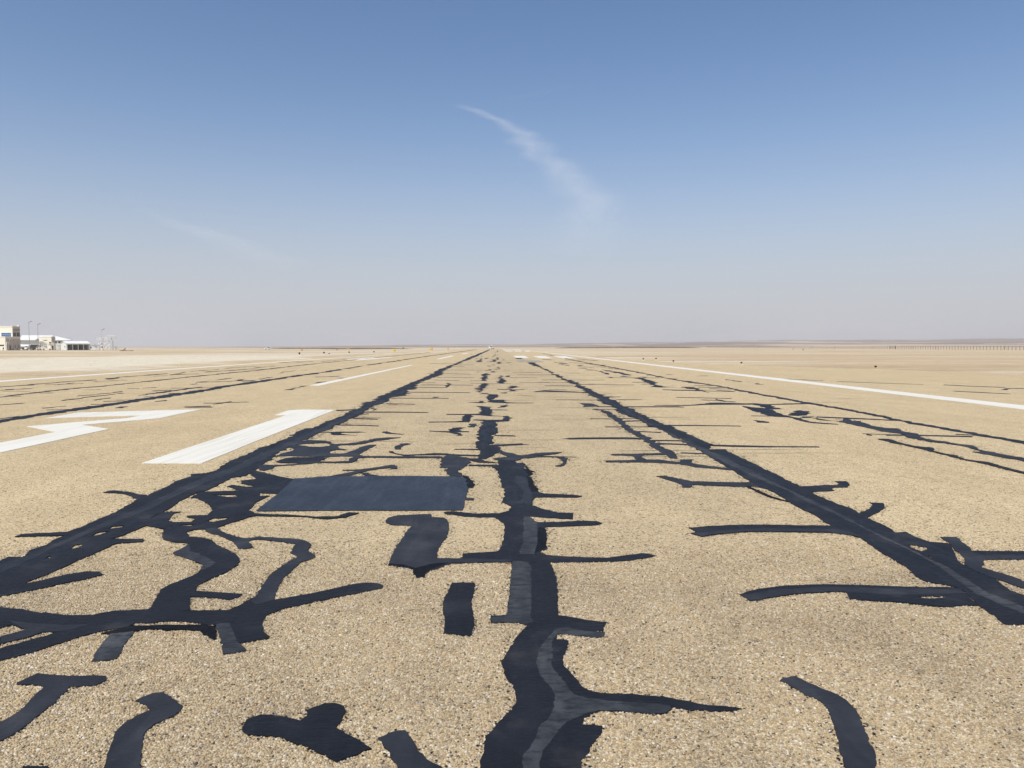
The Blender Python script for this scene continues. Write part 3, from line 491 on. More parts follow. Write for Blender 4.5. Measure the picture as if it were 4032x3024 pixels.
["crack_seal","d",None,[[0.05,55.34],[0.11,62.09],[0.26,59.0],[0.25,55.33],[0.1,54.16]],[]],
["crack_seal","d",None,[[-0.7,52.11],[-0.55,55.35],[-0.34,54.5],[-0.42,52.11]],[]],
["crack_seal","d",None,[[-0.34,49.92],[-0.16,51.35],[-0.15,48.55],[-0.31,48.29]],[]],
["crack_seal","d",None,[[-0.0,73.64],[0.15,82.11],[0.44,82.11],[0.29,72.14]],[]],
["crack_seal","d",None,[[-2.27,84.1],[-1.99,96.35],[-1.55,82.15],[-2.05,81.41]],[]],
["crack_seal","d",None,[[0.04,100.66],[0.27,121.18],[0.36,100.66],[0.17,95.28]],[]],
["crack_seal","d",None,[[-0.52,82.13],[-0.42,92.81],[-0.18,100.67],[-0.08,82.12]],[]],
["crack_seal","d",None,[[-0.88,65.53],[-0.47,65.52],[-0.51,63.2],[-0.8,63.21]],[]],
["crack_seal","d",None,[[-1.32,48.98],[-1.07,49.38],[-1.06,48.31]],[]],
["crack_seal","d",None,[[-0.86,95.3],[-0.27,97.9],[-0.29,92.33]],[]],
["crack_seal","d",None,[[-0.91,84.07],[-0.54,86.09],[-0.51,81.38]],[]],
["crack_seal","d",None,[[-1.68,103.62],[-1.43,113.5],[-1.22,108.66],[-1.46,101.84]],[]],
["crack_seal","d",None,[[-2.98,103.65],[-2.68,106.74],[-2.62,100.72]],[]],
["crack_seal","d",None,[[-0.53,145.99],[-0.3,166.4],[-0.13,138.07]],[]],
["crack_seal","d",None,[[0.12,286.68],[0.55,341.52],[0.48,247.0],[0.2,225.19]],[]],
["crack_seal","d",None,[[-0.51,225.2],[-0.34,247.01],[-0.2,214.37]],[]],
["crack_seal","d",None,[[1.03,76.79],[1.44,80.24],[1.45,77.11]],[]],
["crack_seal","d",None,[[0.51,94.27],[1.03,96.29],[0.9,91.36]],[]],
["crack_seal","d",None,[[-1.95,90.49],[-2.24,113.52],[-1.71,90.48]],[]],
["crack_seal","d",None,[[0.21,158.98],[0.51,163.34],[0.41,152.19]],[]],
["crack_seal","d",None,[[-0.49,68.02],[-0.16,69.89],[-0.15,67.5]],[]],
["crack_seal","d",None,[[-2.92,130.08],[-2.55,134.98],[-2.48,125.49]],[]],
["crack_seal","d",None,[[-5.68,166.51],[-5.43,172.95],[-5.16,161.97]],[]],
["crack_seal","d",None,[[-0.79,125.46],[-0.44,138.08],[-0.44,122.86]],[]],
["crack_seal","d",None,[[2.66,109.92],[3.49,111.28],[3.75,92.73],[3.25,92.74],[3.12,102.33],[2.62,100.61]],[]],
["crack_seal","d",None,[[0.45,42.21],[0.62,42.92],[0.76,42.5],[0.58,40.75],[0.44,40.76]],[]],
["crack_seal","d",None,[[0.32,29.57],[0.58,30.58],[0.56,31.39],[0.48,31.56],[0.7,31.39],[0.78,30.74],[0.7,29.91],[0.56,29.56]],[]],
["crack_seal","d",None,[[-3.17,26.98],[-0.86,26.73],[-0.87,27.0],[-3.2,27.26]],[]],
["crack_seal","d",None,[[-3.67,23.92],[-1.52,23.74],[-1.53,23.96],[-3.71,24.19]],[]],
["crack_seal","d",None,[[-2.02,23.81],[-1.88,24.05],[-1.92,24.55],[-2.07,24.35]],[]],
["crack_seal","d",None,[[-3.17,21.69],[-2.25,21.32],[-2.27,21.49],[-3.19,21.87]],[]],
["crack_seal","d",None,[[-3.09,21.19],[-2.68,21.22],[-2.7,21.35],[-3.11,21.32]],[]],
["crack_seal","d",None,[[-3.42,18.76],[-2.39,18.69],[-1.67,18.6],[-1.68,18.76],[-2.43,18.96],[-3.46,19.0]],[]],
["crack_seal","d",None,[[-3.22,18.12],[-3.05,18.24],[-3.08,18.4],[-3.26,18.34]],[]],
["crack_seal","d",None,[[-3.25,17.25],[-2.59,17.21],[-2.6,17.32],[-3.27,17.36]],[]],
["crack_seal","d",None,[[-3.21,17.07],[-2.59,16.87],[-2.61,17.0],[-3.24,17.21]],[]],
["crack_seal","d",None,[[-3.27,15.64],[-2.77,15.58],[-2.39,15.45],[-2.41,15.59],[-2.8,15.74],[-3.31,15.8]],[]],
["crack_seal","d",None,[[-3.25,30.42],[-2.03,30.01],[-2.05,30.35],[-3.28,30.68]],[]],
["crack_seal","d",None,[[-3.29,34.19],[-2.67,34.18],[-2.69,34.4],[-3.31,34.41]],[]],
["crack_seal","d",None,[[-3.2,32.27],[-2.12,32.05],[-2.14,32.34],[-3.23,32.56]],[]],
["crack_seal","d",None,[[-1.93,32.14],[-0.91,31.93],[-0.92,32.22],[-1.95,32.44]],[]],
["crack_seal","d",None,[[-3.12,37.05],[-1.75,36.38],[-1.76,36.64],[-3.14,37.31]],[]],
["crack_seal","d",None,[[-3.15,40.28],[-1.07,39.78],[-1.08,40.08],[-3.17,40.59]],[]],
["crack_seal","d",None,[[-4.17,46.26],[-1.47,44.74],[-1.49,45.32],[-4.21,46.67]],[]],
["crack_seal","d",None,[[-3.81,52.93],[-1.02,52.61],[-1.03,53.14],[-3.85,53.46]],[]],
["crack_seal","d",None,[[-1.35,36.13],[-0.65,36.11],[-0.65,36.36],[-1.36,36.38]],[]],
["crack_seal","d",None,[[-1.01,33.71],[0.67,33.25],[0.68,33.46],[-1.02,33.92]],[]],
["crack_seal","d",None,[[-6.28,73.45],[-3.72,72.89],[-3.77,73.91],[-6.37,74.48]],[]],
["crack_seal","d",None,[[-0.96,29.12],[-0.65,28.88],[-0.65,29.11],[-0.97,29.36]],[]],
["crack_seal","d",None,[[0.01,28.78],[0.31,28.47],[0.59,28.97],[0.59,29.29],[0.31,28.86],[0.01,29.18]],[]],
["crack_seal","d",None,[[-0.53,26.1],[-0.31,25.96],[-0.31,26.42],[-0.54,26.69]],[]],
["crack_seal","d",None,[[0.05,26.48],[0.36,26.24],[0.37,27.05],[0.05,26.81]],[]],
["crack_seal","d",None,[[-3.28,19.97],[-3.05,19.24],[-3.08,19.54],[-3.3,20.14]],[]],
["crack_seal","d",None,[[-2.01,30.06],[-1.95,31.24],[-2.0,33.2],[-2.09,34.05],[-2.08,32.6],[-2.07,30.65]],[]],
["crack_seal","d",None,[[-4.06,62.97],[-2.61,62.2],[-2.64,62.94],[-4.11,63.72]],[]],
["crack_seal","d",None,[[-3.89,68.22],[-2.02,67.75],[-2.05,68.62],[-3.94,69.11]],[]],
["crack_seal","d",None,[[0.44,21.75],[1.03,21.74],[1.04,21.92],[0.44,21.93]],[]],
["crack_seal","d",None,[[1.84,23.03],[3.24,22.88],[3.27,23.08],[1.85,23.18]],[]],
["crack_seal","d",None,[[3.53,23.2],[4.41,23.03],[4.44,23.18],[3.55,23.35]],[]],
["crack_seal","d",None,[[1.37,27.16],[1.71,27.3],[2.1,27.08],[3.04,26.68],[3.08,27.03],[2.17,27.94],[1.77,28.32],[1.38,27.45]],[]],
["crack_seal","d",None,[[1.88,28.71],[2.55,28.35],[2.57,28.58],[1.89,28.86]],[]],
["crack_seal","d",None,[[3.44,32.33],[5.91,31.98],[5.96,32.28],[3.47,32.63]],[]],
["crack_seal","d",None,[[2.04,31.49],[3.1,31.37],[3.13,31.66],[2.06,31.77]],[]],
["crack_seal","d",None,[[2.26,37.0],[5.25,36.75],[5.29,37.01],[2.28,37.4]],[]],
["crack_seal","d",None,[[2.0,34.53],[3.3,34.39],[3.32,34.61],[2.02,34.76]],[]],
["crack_seal","d",None,[[0.96,34.66],[2.35,34.3],[2.37,34.52],[0.97,34.89]],[]],
["crack_seal","d",None,[[2.69,20.32],[3.48,20.24],[4.79,20.18],[4.9,20.12],[4.96,20.35],[4.88,20.53],[3.53,20.52],[2.72,20.56]],[]],
["crack_seal","d",None,[[2.47,19.51],[3.0,19.41],[3.02,19.55],[2.48,19.62]],[]],
["crack_seal","d",None,[[2.06,16.94],[2.54,16.87],[2.56,17.01],[2.08,17.07]],[]],
["crack_seal","d",None,[[2.71,16.98],[3.14,16.91],[3.17,17.05],[2.74,17.12]],[]],
["crack_seal","d",None,[[2.67,16.24],[3.1,16.42],[3.14,16.63],[2.71,16.47]],[]],
["crack_seal","d",None,[[2.14,15.18],[3.19,15.16],[3.22,15.29],[2.16,15.31]],[]],
["crack_seal","d",None,[[2.64,14.33],[3.07,14.16],[3.1,14.3],[2.67,14.46]],[]],
["crack_seal","d",None,[[3.22,15.41],[4.06,15.4],[4.96,15.28],[5.0,15.41],[4.1,15.56],[3.26,15.62]],[]],
["crack_seal","d",None,[[2.61,12.96],[3.16,12.87],[3.2,13.01],[2.64,13.1]],[]],
["crack_seal","d",None,[[2.61,12.51],[3.2,12.34],[3.25,12.51],[2.65,12.67]],[]],
["crack_seal","d",None,[[3.35,12.27],[3.94,12.11],[4.33,12.08],[5.14,12.05],[5.19,12.17],[4.38,12.23],[4.01,12.33],[3.41,12.46]],[]],
["crack_seal","d",None,[[2.769,11.405],[3.19,11.285],[3.221,11.396],[2.797,11.518]],[]],
["crack_seal","d",None,[[1.28,43.85],[3.45,43.54],[3.49,44.08],[1.29,44.22]],[]],
["crack_seal","d",None,[[3.98,46.71],[5.16,46.48],[5.2,46.89],[4.02,47.12]],[]],
["crack_seal","d",None,[[6.02,39.64],[8.24,39.3],[8.3,39.59],[6.07,39.94]],[]],
["crack_seal","d",None,[[6.12,34.39],[6.85,34.37],[6.91,34.71],[6.18,34.73]],[]],
["crack_seal","d",None,[[6.17,28.35],[7.38,27.72],[7.48,28.09],[6.25,28.74]],[]],
["crack_seal","d",None,[[6.4,28.04],[8.52,27.16],[8.61,27.44],[6.45,28.27]],[]],
["crack_seal","d",None,[[5.65,24.09],[6.28,23.86],[7.29,23.46],[7.36,23.67],[6.34,24.07],[5.7,24.31]],[]],
["crack_seal","d",None,[[6.19,22.97],[6.88,22.03],[6.94,22.22],[6.24,23.17]],[]],
["crack_seal","d",None,[[6.57,23.06],[6.61,22.16],[6.74,22.58],[6.69,23.47]],[]],
["crack_seal","d",None,[[8.15,31.51],[8.87,31.35],[8.95,31.63],[8.2,31.7]],[]],
["crack_seal","d",None,[[7.95,30.19],[9.04,29.83],[9.17,30.26],[8.02,30.46]],[]],
["crack_seal","d",None,[[8.19,29.1],[9.0,28.68],[9.07,28.92],[8.26,29.34]],[]],
["crack_seal","d",None,[[8.12,27.93],[8.58,27.34],[8.64,27.55],[8.19,28.16]],[]],
["crack_seal","d",None,[[3.42,24.19],[4.0,24.37],[4.03,24.54],[3.49,24.64]],[]],
["crack_seal","d",None,[[5.84,17.57],[6.26,17.5],[6.31,17.65],[5.89,17.72]],[]],
["crack_seal","d",None,[[0.8,39.9],[2.23,39.57],[2.25,39.87],[0.81,40.2]],[]],
["crack_seal","d",None,[[0.97,48.04],[2.77,47.79],[2.79,48.22],[0.98,48.48]],[]],
["crack_seal","d",None,[[9.72,43.96],[10.01,43.77],[10.14,44.32],[9.84,44.52]],[]],
["crack_seal","d",None,[[11.21,41.99],[11.64,41.82],[11.78,42.32],[11.34,42.5]],[]],
["crack_seal","d",None,[[11.15,37.02],[11.22,34.69],[11.37,35.15],[11.31,37.55]],[]],
["crack_seal","d",None,[[11.07,32.68],[11.47,33.03],[11.62,33.45],[11.25,33.19]],[]],
["crack_seal","d",None,[[11.1,32.68],[11.22,32.17],[11.33,32.47],[11.2,32.99]],[]],
["crack_seal","d",None,[[11.83,89.51],[10.81,103.08],[10.6,101.12],[11.53,87.31]],[]],
["crack_seal","d",None,[[8.66,53.75],[8.25,65.44],[8.15,64.65],[8.57,53.22]],[]],
["crack_seal","d",None,[[0.58,30.83],[0.73,31.28],[0.78,30.47],[0.69,29.62],[0.55,29.62]],[]],
["crack_seal","d",None,[[0.58,28.81],[0.84,28.65],[1.07,28.96],[0.82,28.19],[0.77,27.68],[0.56,27.75]],[]],
["crack_seal","d",None,[[5.88,40.72],[6.19,40.71],[6.0,39.49],[5.76,39.5]],[]],
["crack_seal","d","long black seal along the paving joint right of the lane",[[3.24,79.89],[3.93,78.1],[3.65,69.41],[3.51,53.59],[3.58,52.26],[3.47,46.51],[3.51,41.9],[3.43,38.82],[3.53,36.78],[3.61,34.38],[3.48,31.32],[3.59,28.75],[3.49,27.62],[3.54,25.29],[3.51,24.02],[3.53,22.1],[3.39,20.79],[3.44,19.99],[3.53,19.54],[3.43,18.91],[3.44,17.63],[3.42,16.26],[3.44,15.65],[3.54,15.19],[3.49,14.87],[3.5,14.07],[3.48,13.18],[3.51,12.69],[3.55,12.42],[3.4,12.32],[3.343,11.829],[3.577,11.824],[3.534,11.561],[3.529,10.835],[3.529,10.296],[3.5,9.761],[3.526,9.833],[3.509,9.301],[3.468,8.899],[3.48,8.638],[3.648,8.671],[3.803,8.719],[3.917,8.702],[3.993,8.813],[4.014,8.966],[4.158,8.963],[4.087,8.736],[3.987,8.591],[3.813,8.559],[3.756,8.489],[3.749,8.385],[3.459,8.31],[3.451,7.906],[3.465,7.612],[3.493,7.418],[3.468,7.209],[3.664,7.415],[3.812,7.633],[3.825,7.72],[3.953,7.688],[3.845,7.465],[3.677,7.256],[3.457,7.035],[3.46,6.846],[3.451,6.581],[3.426,6.456],[3.527,6.475],[3.517,6.275],[3.539,6.141],[3.667,6.083],[3.631,5.976],[3.517,5.741],[3.44,5.584],[3.418,5.478],[3.402,5.278],[3.439,5.182],[3.402,5.052],[3.365,4.881],[3.386,4.787],[3.388,4.697],[3.092,4.28],[2.926,4.284],[2.954,4.441],[2.977,4.608],[2.995,4.683],[3.048,4.864],[3.053,4.935],[3.052,4.972],[3.019,5.022],[2.948,5.061],[2.906,5.113],[2.923,5.232],[2.965,5.385],[2.976,5.517],[2.984,5.785],[3.012,6.024],[3.043,6.284],[3.038,6.484],[3.013,6.654],[2.987,6.833],[3.021,7.168],[3.014,7.428],[3.007,7.707],[3.047,8.134],[3.04,8.469],[2.995,8.647],[3.001,8.948],[3.02,9.395],[3.057,9.842],[3.089,10.305],[3.116,10.844],[3.147,11.316],[3.144,11.766],[3.16,12.32],[3.2,13.02],[3.2,13.52],[3.22,14.46],[3.2,15.2],[3.08,15.32],[3.15,15.78],[3.17,16.79],[3.06,17.79],[3.02,18.92],[3.14,20.0],[3.06,21.65],[3.12,24.71],[3.11,26.58],[3.19,27.99],[3.29,32.28],[3.3,35.55],[3.31,38.82],[3.32,42.75],[3.42,52.26],[3.38,63.19],[2.97,71.77]],[[[3.308,6.043],[3.374,6.035],[3.419,5.963],[3.384,5.894],[3.317,5.848],[3.298,5.93]],[[3.295,5.729],[3.312,5.713],[3.294,5.665],[3.279,5.681]]]],
["crack_seal","l","worn grey stripe along the right joint seal",[[3.27,25.92],[3.2,22.58],[3.26,20.39],[3.22,17.94],[3.2,15.78],[3.22,14.27],[3.24,12.25],[3.286,11.439],[3.291,10.099],[3.272,9.118],[3.275,8.642],[3.272,8.227],[3.28,7.789],[3.287,7.369],[3.283,7.015],[3.248,6.65],[3.256,6.399],[3.254,6.128],[3.261,5.88],[3.25,5.619],[3.265,5.422],[3.23,5.159],[3.183,4.837],[3.235,4.571],[3.152,4.451],[3.119,4.627],[3.094,4.816],[3.143,5.083],[3.198,5.38],[3.233,5.666],[3.243,5.932],[3.217,6.242],[3.228,6.564],[3.218,6.874],[3.23,7.265],[3.197,7.589],[3.184,8.004],[3.235,8.361],[3.169,8.829],[3.153,9.908],[3.13,11.195],[3.16,12.7],[3.17,15.09],[3.25,17.35],[3.26,20.79],[3.27,23.59]],[]],
["crack_seal","d","long transverse seal reaching left from the right joint",[[3.053,4.935],[2.995,4.683],[2.977,4.608],[2.849,4.6],[2.758,4.581],[2.671,4.604],[2.556,4.659],[2.429,4.695],[2.294,4.719],[2.235,4.743],[2.274,4.867],[2.224,4.892],[2.063,4.872],[1.899,4.84],[1.726,4.775],[1.65,4.732],[1.594,4.718],[1.566,4.835],[1.652,4.915],[1.796,4.973],[1.796,4.973],[1.968,5.018],[2.172,5.039],[2.361,5.023],[2.581,4.994],[2.799,4.965],[2.999,4.961]],[[[2.661,4.777],[2.772,4.781],[2.872,4.772],[2.809,4.742],[2.732,4.737]]]],
["crack_seal","m",None,[[1.573,4.824],[1.771,4.901],[1.779,4.925],[1.94,4.946],[2.146,4.978],[2.332,4.962],[2.556,4.945],[2.924,4.914],[3.046,4.911],[3.033,4.84],[2.87,4.821],[2.677,4.813],[2.497,4.828],[2.289,4.867],[2.224,4.892],[2.063,4.872],[1.899,4.84],[1.726,4.775],[1.65,4.732],[1.595,4.722]],[]],
["crack_seal","d","two-tone transverse seal left of the right joint",[[3.032,6.72],[3.038,6.484],[3.043,6.284],[3.0,6.404],[2.889,6.467],[2.738,6.491],[2.346,6.519],[2.13,6.511],[1.91,6.446],[1.725,6.35],[1.668,6.471],[1.729,6.511],[1.696,6.659],[1.887,6.721],[2.107,6.76],[2.435,6.767],[2.435,6.767],[2.732,6.726]],[]],
["crack_seal","m",None,[[1.718,6.47],[1.94,6.548],[2.387,6.632],[2.387,6.632],[2.883,6.592],[3.057,6.526],[3.061,6.323],[2.889,6.467],[2.738,6.491],[2.346,6.519],[2.13,6.511],[1.91,6.446],[1.727,6.358],[1.674,6.463]],[]],
["crack_seal","m","thin seal with a notch reaching left from the right joint",[[1.972,9.349],[2.069,9.397],[2.163,9.245],[2.299,9.001],[2.639,8.932],[2.989,8.909],[3.034,8.647],[2.73,8.653],[2.268,8.772],[2.209,8.591],[2.122,8.614],[2.15,8.812],[2.056,9.085]],[]],
["crack_seal","k",None,[[2.847,8.643],[2.895,8.628],[2.938,8.181],[2.927,8.149],[3.023,7.747],[2.973,7.837],[2.895,8.06],[2.886,8.221]],[]],
["crack_seal","m",None,[[1.507,10.675],[1.846,10.702],[2.019,10.753],[2.298,10.748],[2.44,10.581],[2.541,10.525],[2.593,10.742],[2.778,10.76],[2.709,10.416],[2.842,10.158],[3.031,10.007],[3.155,9.937],[3.049,9.816],[2.864,9.962],[2.661,10.063],[2.496,10.337],[2.284,10.456],[1.975,10.515],[1.494,10.525]],[]],
["crack_seal","m",None,[[1.693,11.321],[2.131,11.349],[2.498,11.442],[2.546,11.267],[2.492,11.256],[2.154,11.202],[2.089,11.037],[2.122,10.774],[2.003,10.754],[1.992,11.157],[1.68,11.236]],[]],
["crack_seal","m","snaking seal running alongside the right joint",[[2.44,19.53],[2.57,19.64],[2.77,18.75],[2.73,17.95],[2.76,17.07],[2.67,15.79],[2.65,14.89],[2.65,14.38],[2.69,13.36],[2.66,13.19],[2.66,12.56],[2.669,11.979],[2.704,11.578],[2.641,11.085],[2.603,10.854],[2.5,10.913],[2.532,11.207],[2.487,11.392],[2.538,11.712],[2.5,12.12],[2.53,12.87],[2.51,13.37],[2.54,13.9],[2.49,14.48],[2.51,15.11],[2.57,15.91],[2.59,17.36],[2.6,18.59],[2.58,19.28]],[]],
["crack_seal","d",None,[[1.16,13.31],[1.33,13.44],[1.91,13.48],[2.32,13.49],[2.53,13.4],[2.53,13.15],[2.17,13.19],[1.67,13.21],[1.27,13.19]],[]],
["crack_seal","m",None,[[2.32,21.8],[2.72,21.57],[2.76,20.48],[2.32,20.33],[2.36,21.23]],[]],
["crack_seal","m","forked seal at the right edge of the picture",[[3.722,6.29],[3.857,6.287],[3.802,6.117],[3.753,5.939],[3.713,5.853],[4.111,5.829],[4.178,5.81],[4.031,5.603],[3.959,5.611],[3.662,5.617],[3.61,5.55],[3.58,5.49],[3.5,5.418],[3.535,5.303],[3.576,5.192],[3.585,5.074],[3.584,4.973],[3.5,4.854],[3.483,4.926],[3.449,5.064],[3.415,5.196],[3.402,5.278],[3.427,5.493],[3.5,5.583],[3.572,5.773],[3.608,5.907],[3.677,6.083]],[]],
["crack_seal","d",None,[[3.713,5.853],[4.111,5.829],[4.178,5.81],[4.109,5.713],[4.038,5.724],[3.677,5.738]],[]],
["crack_seal","d","straight thin seal along the farther joint on the right",[[10.9,178.98],[9.36,106.26],[8.88,70.48],[8.86,61.44],[8.82,51.4],[8.67,42.91],[8.55,36.76],[8.67,33.73],[8.92,31.54],[8.97,29.62],[8.79,28.04],[8.76,24.54],[8.76,21.32],[8.8,19.31],[8.76,17.14],[8.63,15.91],[8.66,14.71],[8.67,13.58],[8.71,12.44],[8.7,12.18],[8.96,12.54],[8.97,12.8],[8.93,13.97],[8.94,15.17],[8.9,16.4],[9.02,17.62],[9.05,19.86],[9.02,21.94],[9.01,25.24],[9.09,28.95],[9.23,30.47],[9.18,32.41],[8.96,34.84],[8.83,37.93],[8.93,44.15],[9.09,52.92],[9.13,63.25],[9.19,72.86],[9.76,110.6],[11.48,188.28]],[]],
["crack_seal","m","wavy seal in the right-hand lane nearer the joint",[[7.34,16.31],[7.46,16.31],[7.71,16.83],[7.84,16.75],[7.66,16.31],[7.84,16.3],[7.61,15.34],[7.62,14.89],[7.82,14.78],[7.75,14.62],[7.64,14.27],[7.73,13.89],[7.67,13.61],[7.44,13.18],[7.42,12.93],[7.57,12.77],[7.61,12.38],[7.7,12.16],[7.525,11.677],[7.535,11.416],[7.58,10.811],[7.608,10.641],[7.418,10.373],[7.351,10.482],[7.288,11.172],[7.261,11.46],[7.401,11.483],[7.477,11.745],[7.55,12.16],[7.39,12.54],[7.29,12.69],[7.23,13.02],[7.28,13.44],[7.45,13.8],[7.31,14.28],[7.33,15.01],[7.31,15.46],[7.32,15.93]],[]],
["crack_seal","d","thin wavy seal lowest in the right-hand lane",[[6.65,13.11],[6.8,13.11],[6.74,12.71],[6.71,12.18],[6.78,12.01],[6.872,11.963],[6.696,11.562],[6.723,11.244],[6.769,11.061],[6.659,10.716],[6.72,10.548],[6.813,10.439],[6.749,9.98],[6.74,9.604],[6.745,9.426],[6.625,9.257],[6.648,9.472],[6.654,9.838],[6.679,10.232],[6.654,10.496],[6.593,10.717],[6.651,11.124],[6.642,11.498],[6.647,11.762],[6.62,12.18],[6.61,12.71]],[]],
["crack_seal","d",None,[[6.72,13.93],[7.11,13.76],[7.38,13.67],[7.44,13.78],[7.16,13.85],[6.76,14.0]],[]],
["crack_seal","d",None,[[6.72,13.76],[6.74,13.59],[6.82,13.75],[6.82,13.94]],[]],
["crack_seal","d",None,[[7.04,13.63],[7.37,13.61],[7.44,13.74],[7.11,13.76]],[]],
["crack_seal","d",None,[[7.64,13.56],[8.4,13.37],[8.51,13.54],[7.74,13.74]],[]],
["crack_seal","d",None,[[8.36,13.75],[8.7,13.58],[8.78,13.71],[8.44,13.88]],[]],
["crack_seal","d",None,[[7.23,17.19],[7.85,16.87],[8.7,16.36],[8.81,16.57],[7.97,17.12],[7.34,17.45]],[]],
["crack_seal","d",None,[[18.74,31.73],[19.07,30.82],[19.91,29.65],[20.13,29.99],[19.29,31.19],[19.03,32.21]],[]],
["crack_seal","d",None,[[19.48,28.75],[20.22,28.85],[20.51,29.26],[19.7,29.07]],[]],
["crack_seal","d",None,[[16.48,27.29],[17.39,25.57],[17.57,25.83],[16.66,27.57]],[]],
["crack_seal","d",None,[[15.84,35.06],[16.64,33.62],[18.06,32.08],[18.17,32.28],[16.8,33.95],[15.95,35.29]],[]],
["crack_seal","d",None,[[14.37,37.69],[15.37,35.73],[15.53,36.1],[14.52,38.1]],[]],
["crack_seal","d",None,[[18.64,27.98],[19.67,29.23],[19.83,29.23],[18.98,28.13]],[]],
["crack_seal","d",None,[[6.84,17.87],[7.59,19.17],[7.71,18.89],[7.56,18.33],[7.23,17.71],[6.95,17.56],[7.29,17.41],[7.14,17.1],[6.8,17.05],[7.09,17.5],[6.81,17.69]],[]],
["crack_seal","d",None,[[4.25,20.89],[5.21,21.0],[5.87,21.42],[6.16,21.86],[6.43,21.86],[6.99,21.53],[7.38,21.61],[7.58,21.21],[8.16,21.46],[8.9,21.67],[8.74,21.27],[8.01,21.07],[7.6,21.0],[7.44,20.3],[7.3,19.54],[7.06,19.44],[7.02,19.66],[7.07,20.23],[7.14,21.09],[5.86,21.03],[5.14,20.71],[4.22,20.77]],[]],
["crack_seal","d",None,[[6.64,20.64],[6.73,20.24],[7.05,19.73],[6.81,18.51],[6.75,17.75],[6.79,17.16],[6.72,16.22],[7.06,15.7],[6.99,15.58],[6.66,15.9],[6.57,16.28],[6.63,17.22],[6.26,17.52],[6.42,18.61],[6.51,19.48]],[]],
["crack_seal","d",None,[[7.14,17.04],[7.24,17.04],[7.25,16.39],[7.11,16.47]],[]],
["crack_seal","d",None,[[5.61,16.63],[5.8,16.21],[5.75,15.97],[5.57,16.07]],[]],
["crack_seal","d",None,[[7.08,39.47],[7.52,40.22],[7.32,37.36],[7.2,34.31],[6.91,33.44],[6.7,30.8],[7.06,30.34],[6.5,30.09],[6.24,30.62],[6.51,31.26],[6.62,33.24],[6.91,36.09]],[]],
["crack_seal","d",None,[[7.51,31.05],[7.75,30.33],[7.76,29.47],[7.66,28.28],[7.52,26.49],[7.4,26.56],[7.5,27.83],[7.37,28.99],[7.3,29.82]],[]],
["crack_seal","d",None,[[7.59,54.9],[7.65,51.41],[7.82,47.69],[7.67,43.73],[7.36,42.84],[7.33,46.85],[7.28,50.44]],[]],
["crack_seal","d",None,[[6.67,53.52],[6.86,48.59],[6.61,44.87],[6.39,44.3],[6.67,50.45]],[]],
["crack_seal","d",None,[[6.0,78.94],[6.65,71.71],[6.93,74.72],[6.14,80.74]],[]],
["crack_seal","d",None,[[5.72,71.0],[6.17,65.49],[6.33,67.14],[5.84,72.44]],[]],
["crack_seal","d",None,[[6.95,66.29],[7.17,64.67],[7.54,67.99],[7.13,67.99]],[]],
["crack_seal","d",None,[[6.2,57.47],[6.68,56.38],[6.83,57.61],[6.3,58.42]],[]],
["crack_seal","d",None,[[5.87,98.85],[6.61,92.37],[6.85,95.69],[6.05,101.68]],[]],
["crack_seal","d",None,[[6.36,52.99],[6.61,52.46],[6.75,53.52],[6.49,54.07]],[]],
["crack_seal","d",None,[[8.21,93.14],[9.75,85.57],[9.91,86.98],[8.36,94.81]],[]],
["crack_seal","d",None,[[6.57,40.78],[6.96,41.25],[7.09,42.07],[6.64,41.26]],[]],
["crack_seal","d",None,[[7.58,79.2],[9.27,65.63],[9.45,66.87],[7.7,80.4]],[]],
["crack_seal","d",None,[[7.64,40.22],[7.82,39.91],[7.94,40.52],[7.82,41.15]],[]],
["crack_seal","d",None,[[6.23,32.52],[6.53,32.77],[6.63,33.29],[6.31,32.93]],[]],
["crack_seal","d",None,[[6.86,41.42],[7.01,40.46],[7.09,40.93],[7.0,42.24]],[]],
["crack_seal","d",None,[[6.5,62.02],[7.55,59.89],[7.64,60.57],[6.58,62.75]],[]],
["crack_seal","d","long thick seal along the joint beyond the painted numerals",[[-10.4,16.08],[-10.42,16.26],[-10.54,17.67],[-10.51,19.04],[-10.45,20.61],[-10.5,22.69],[-10.48,25.07],[-10.5,27.58],[-10.74,31.29],[-10.62,34.07],[-10.83,40.6],[-10.67,48.07],[-11.04,62.39],[-11.22,84.99],[-11.6,133.35],[-11.26,420.0],[-12.78,475.89],[-12.21,140.32],[-11.69,88.48],[-11.45,64.63],[-11.07,49.85],[-11.27,42.19],[-11.12,35.65],[-11.28,32.81],[-11.02,28.91],[-11.0,26.3],[-11.02,23.79],[-10.92,21.51],[-10.98,19.88],[-11.01,18.46],[-10.85,16.92],[-10.84,16.75]],[]],
["crack_seal","d","thin seal along the second joint on the left",[[-15.66,24.24],[-15.71,24.55],[-15.96,26.8],[-16.13,29.26],[-15.9,31.38],[-16.0,34.61],[-16.2,40.23],[-16.17,51.88],[-16.82,66.78],[-17.45,90.88],[-17.54,119.28],[-18.96,218.02],[-19.77,227.28],[-18.15,123.41],[-17.91,93.26],[-17.25,68.48],[-16.57,53.17],[-16.52,41.0],[-16.31,35.29],[-16.19,31.94],[-16.4,29.75],[-16.29,27.34],[-16.0,25.0],[-15.99,24.74]],[]],
["crack_seal","d","faint seal along the third joint on the far left",[[-19.6,30.36],[-19.58,30.61],[-19.61,32.94],[-19.68,35.71],[-19.28,37.3],[-19.56,37.83],[-19.94,36.19],[-19.92,33.45],[-19.87,31.06],[-19.88,30.79]],[]],
["crack_seal","d",None,[[-19.1,37.82],[-19.23,39.34],[-19.96,40.84],[-19.8,39.2]],[]],
["crack_seal","d",None,[[-19.74,40.38],[-19.57,46.06],[-19.92,46.87],[-20.04,41.0]],[]],
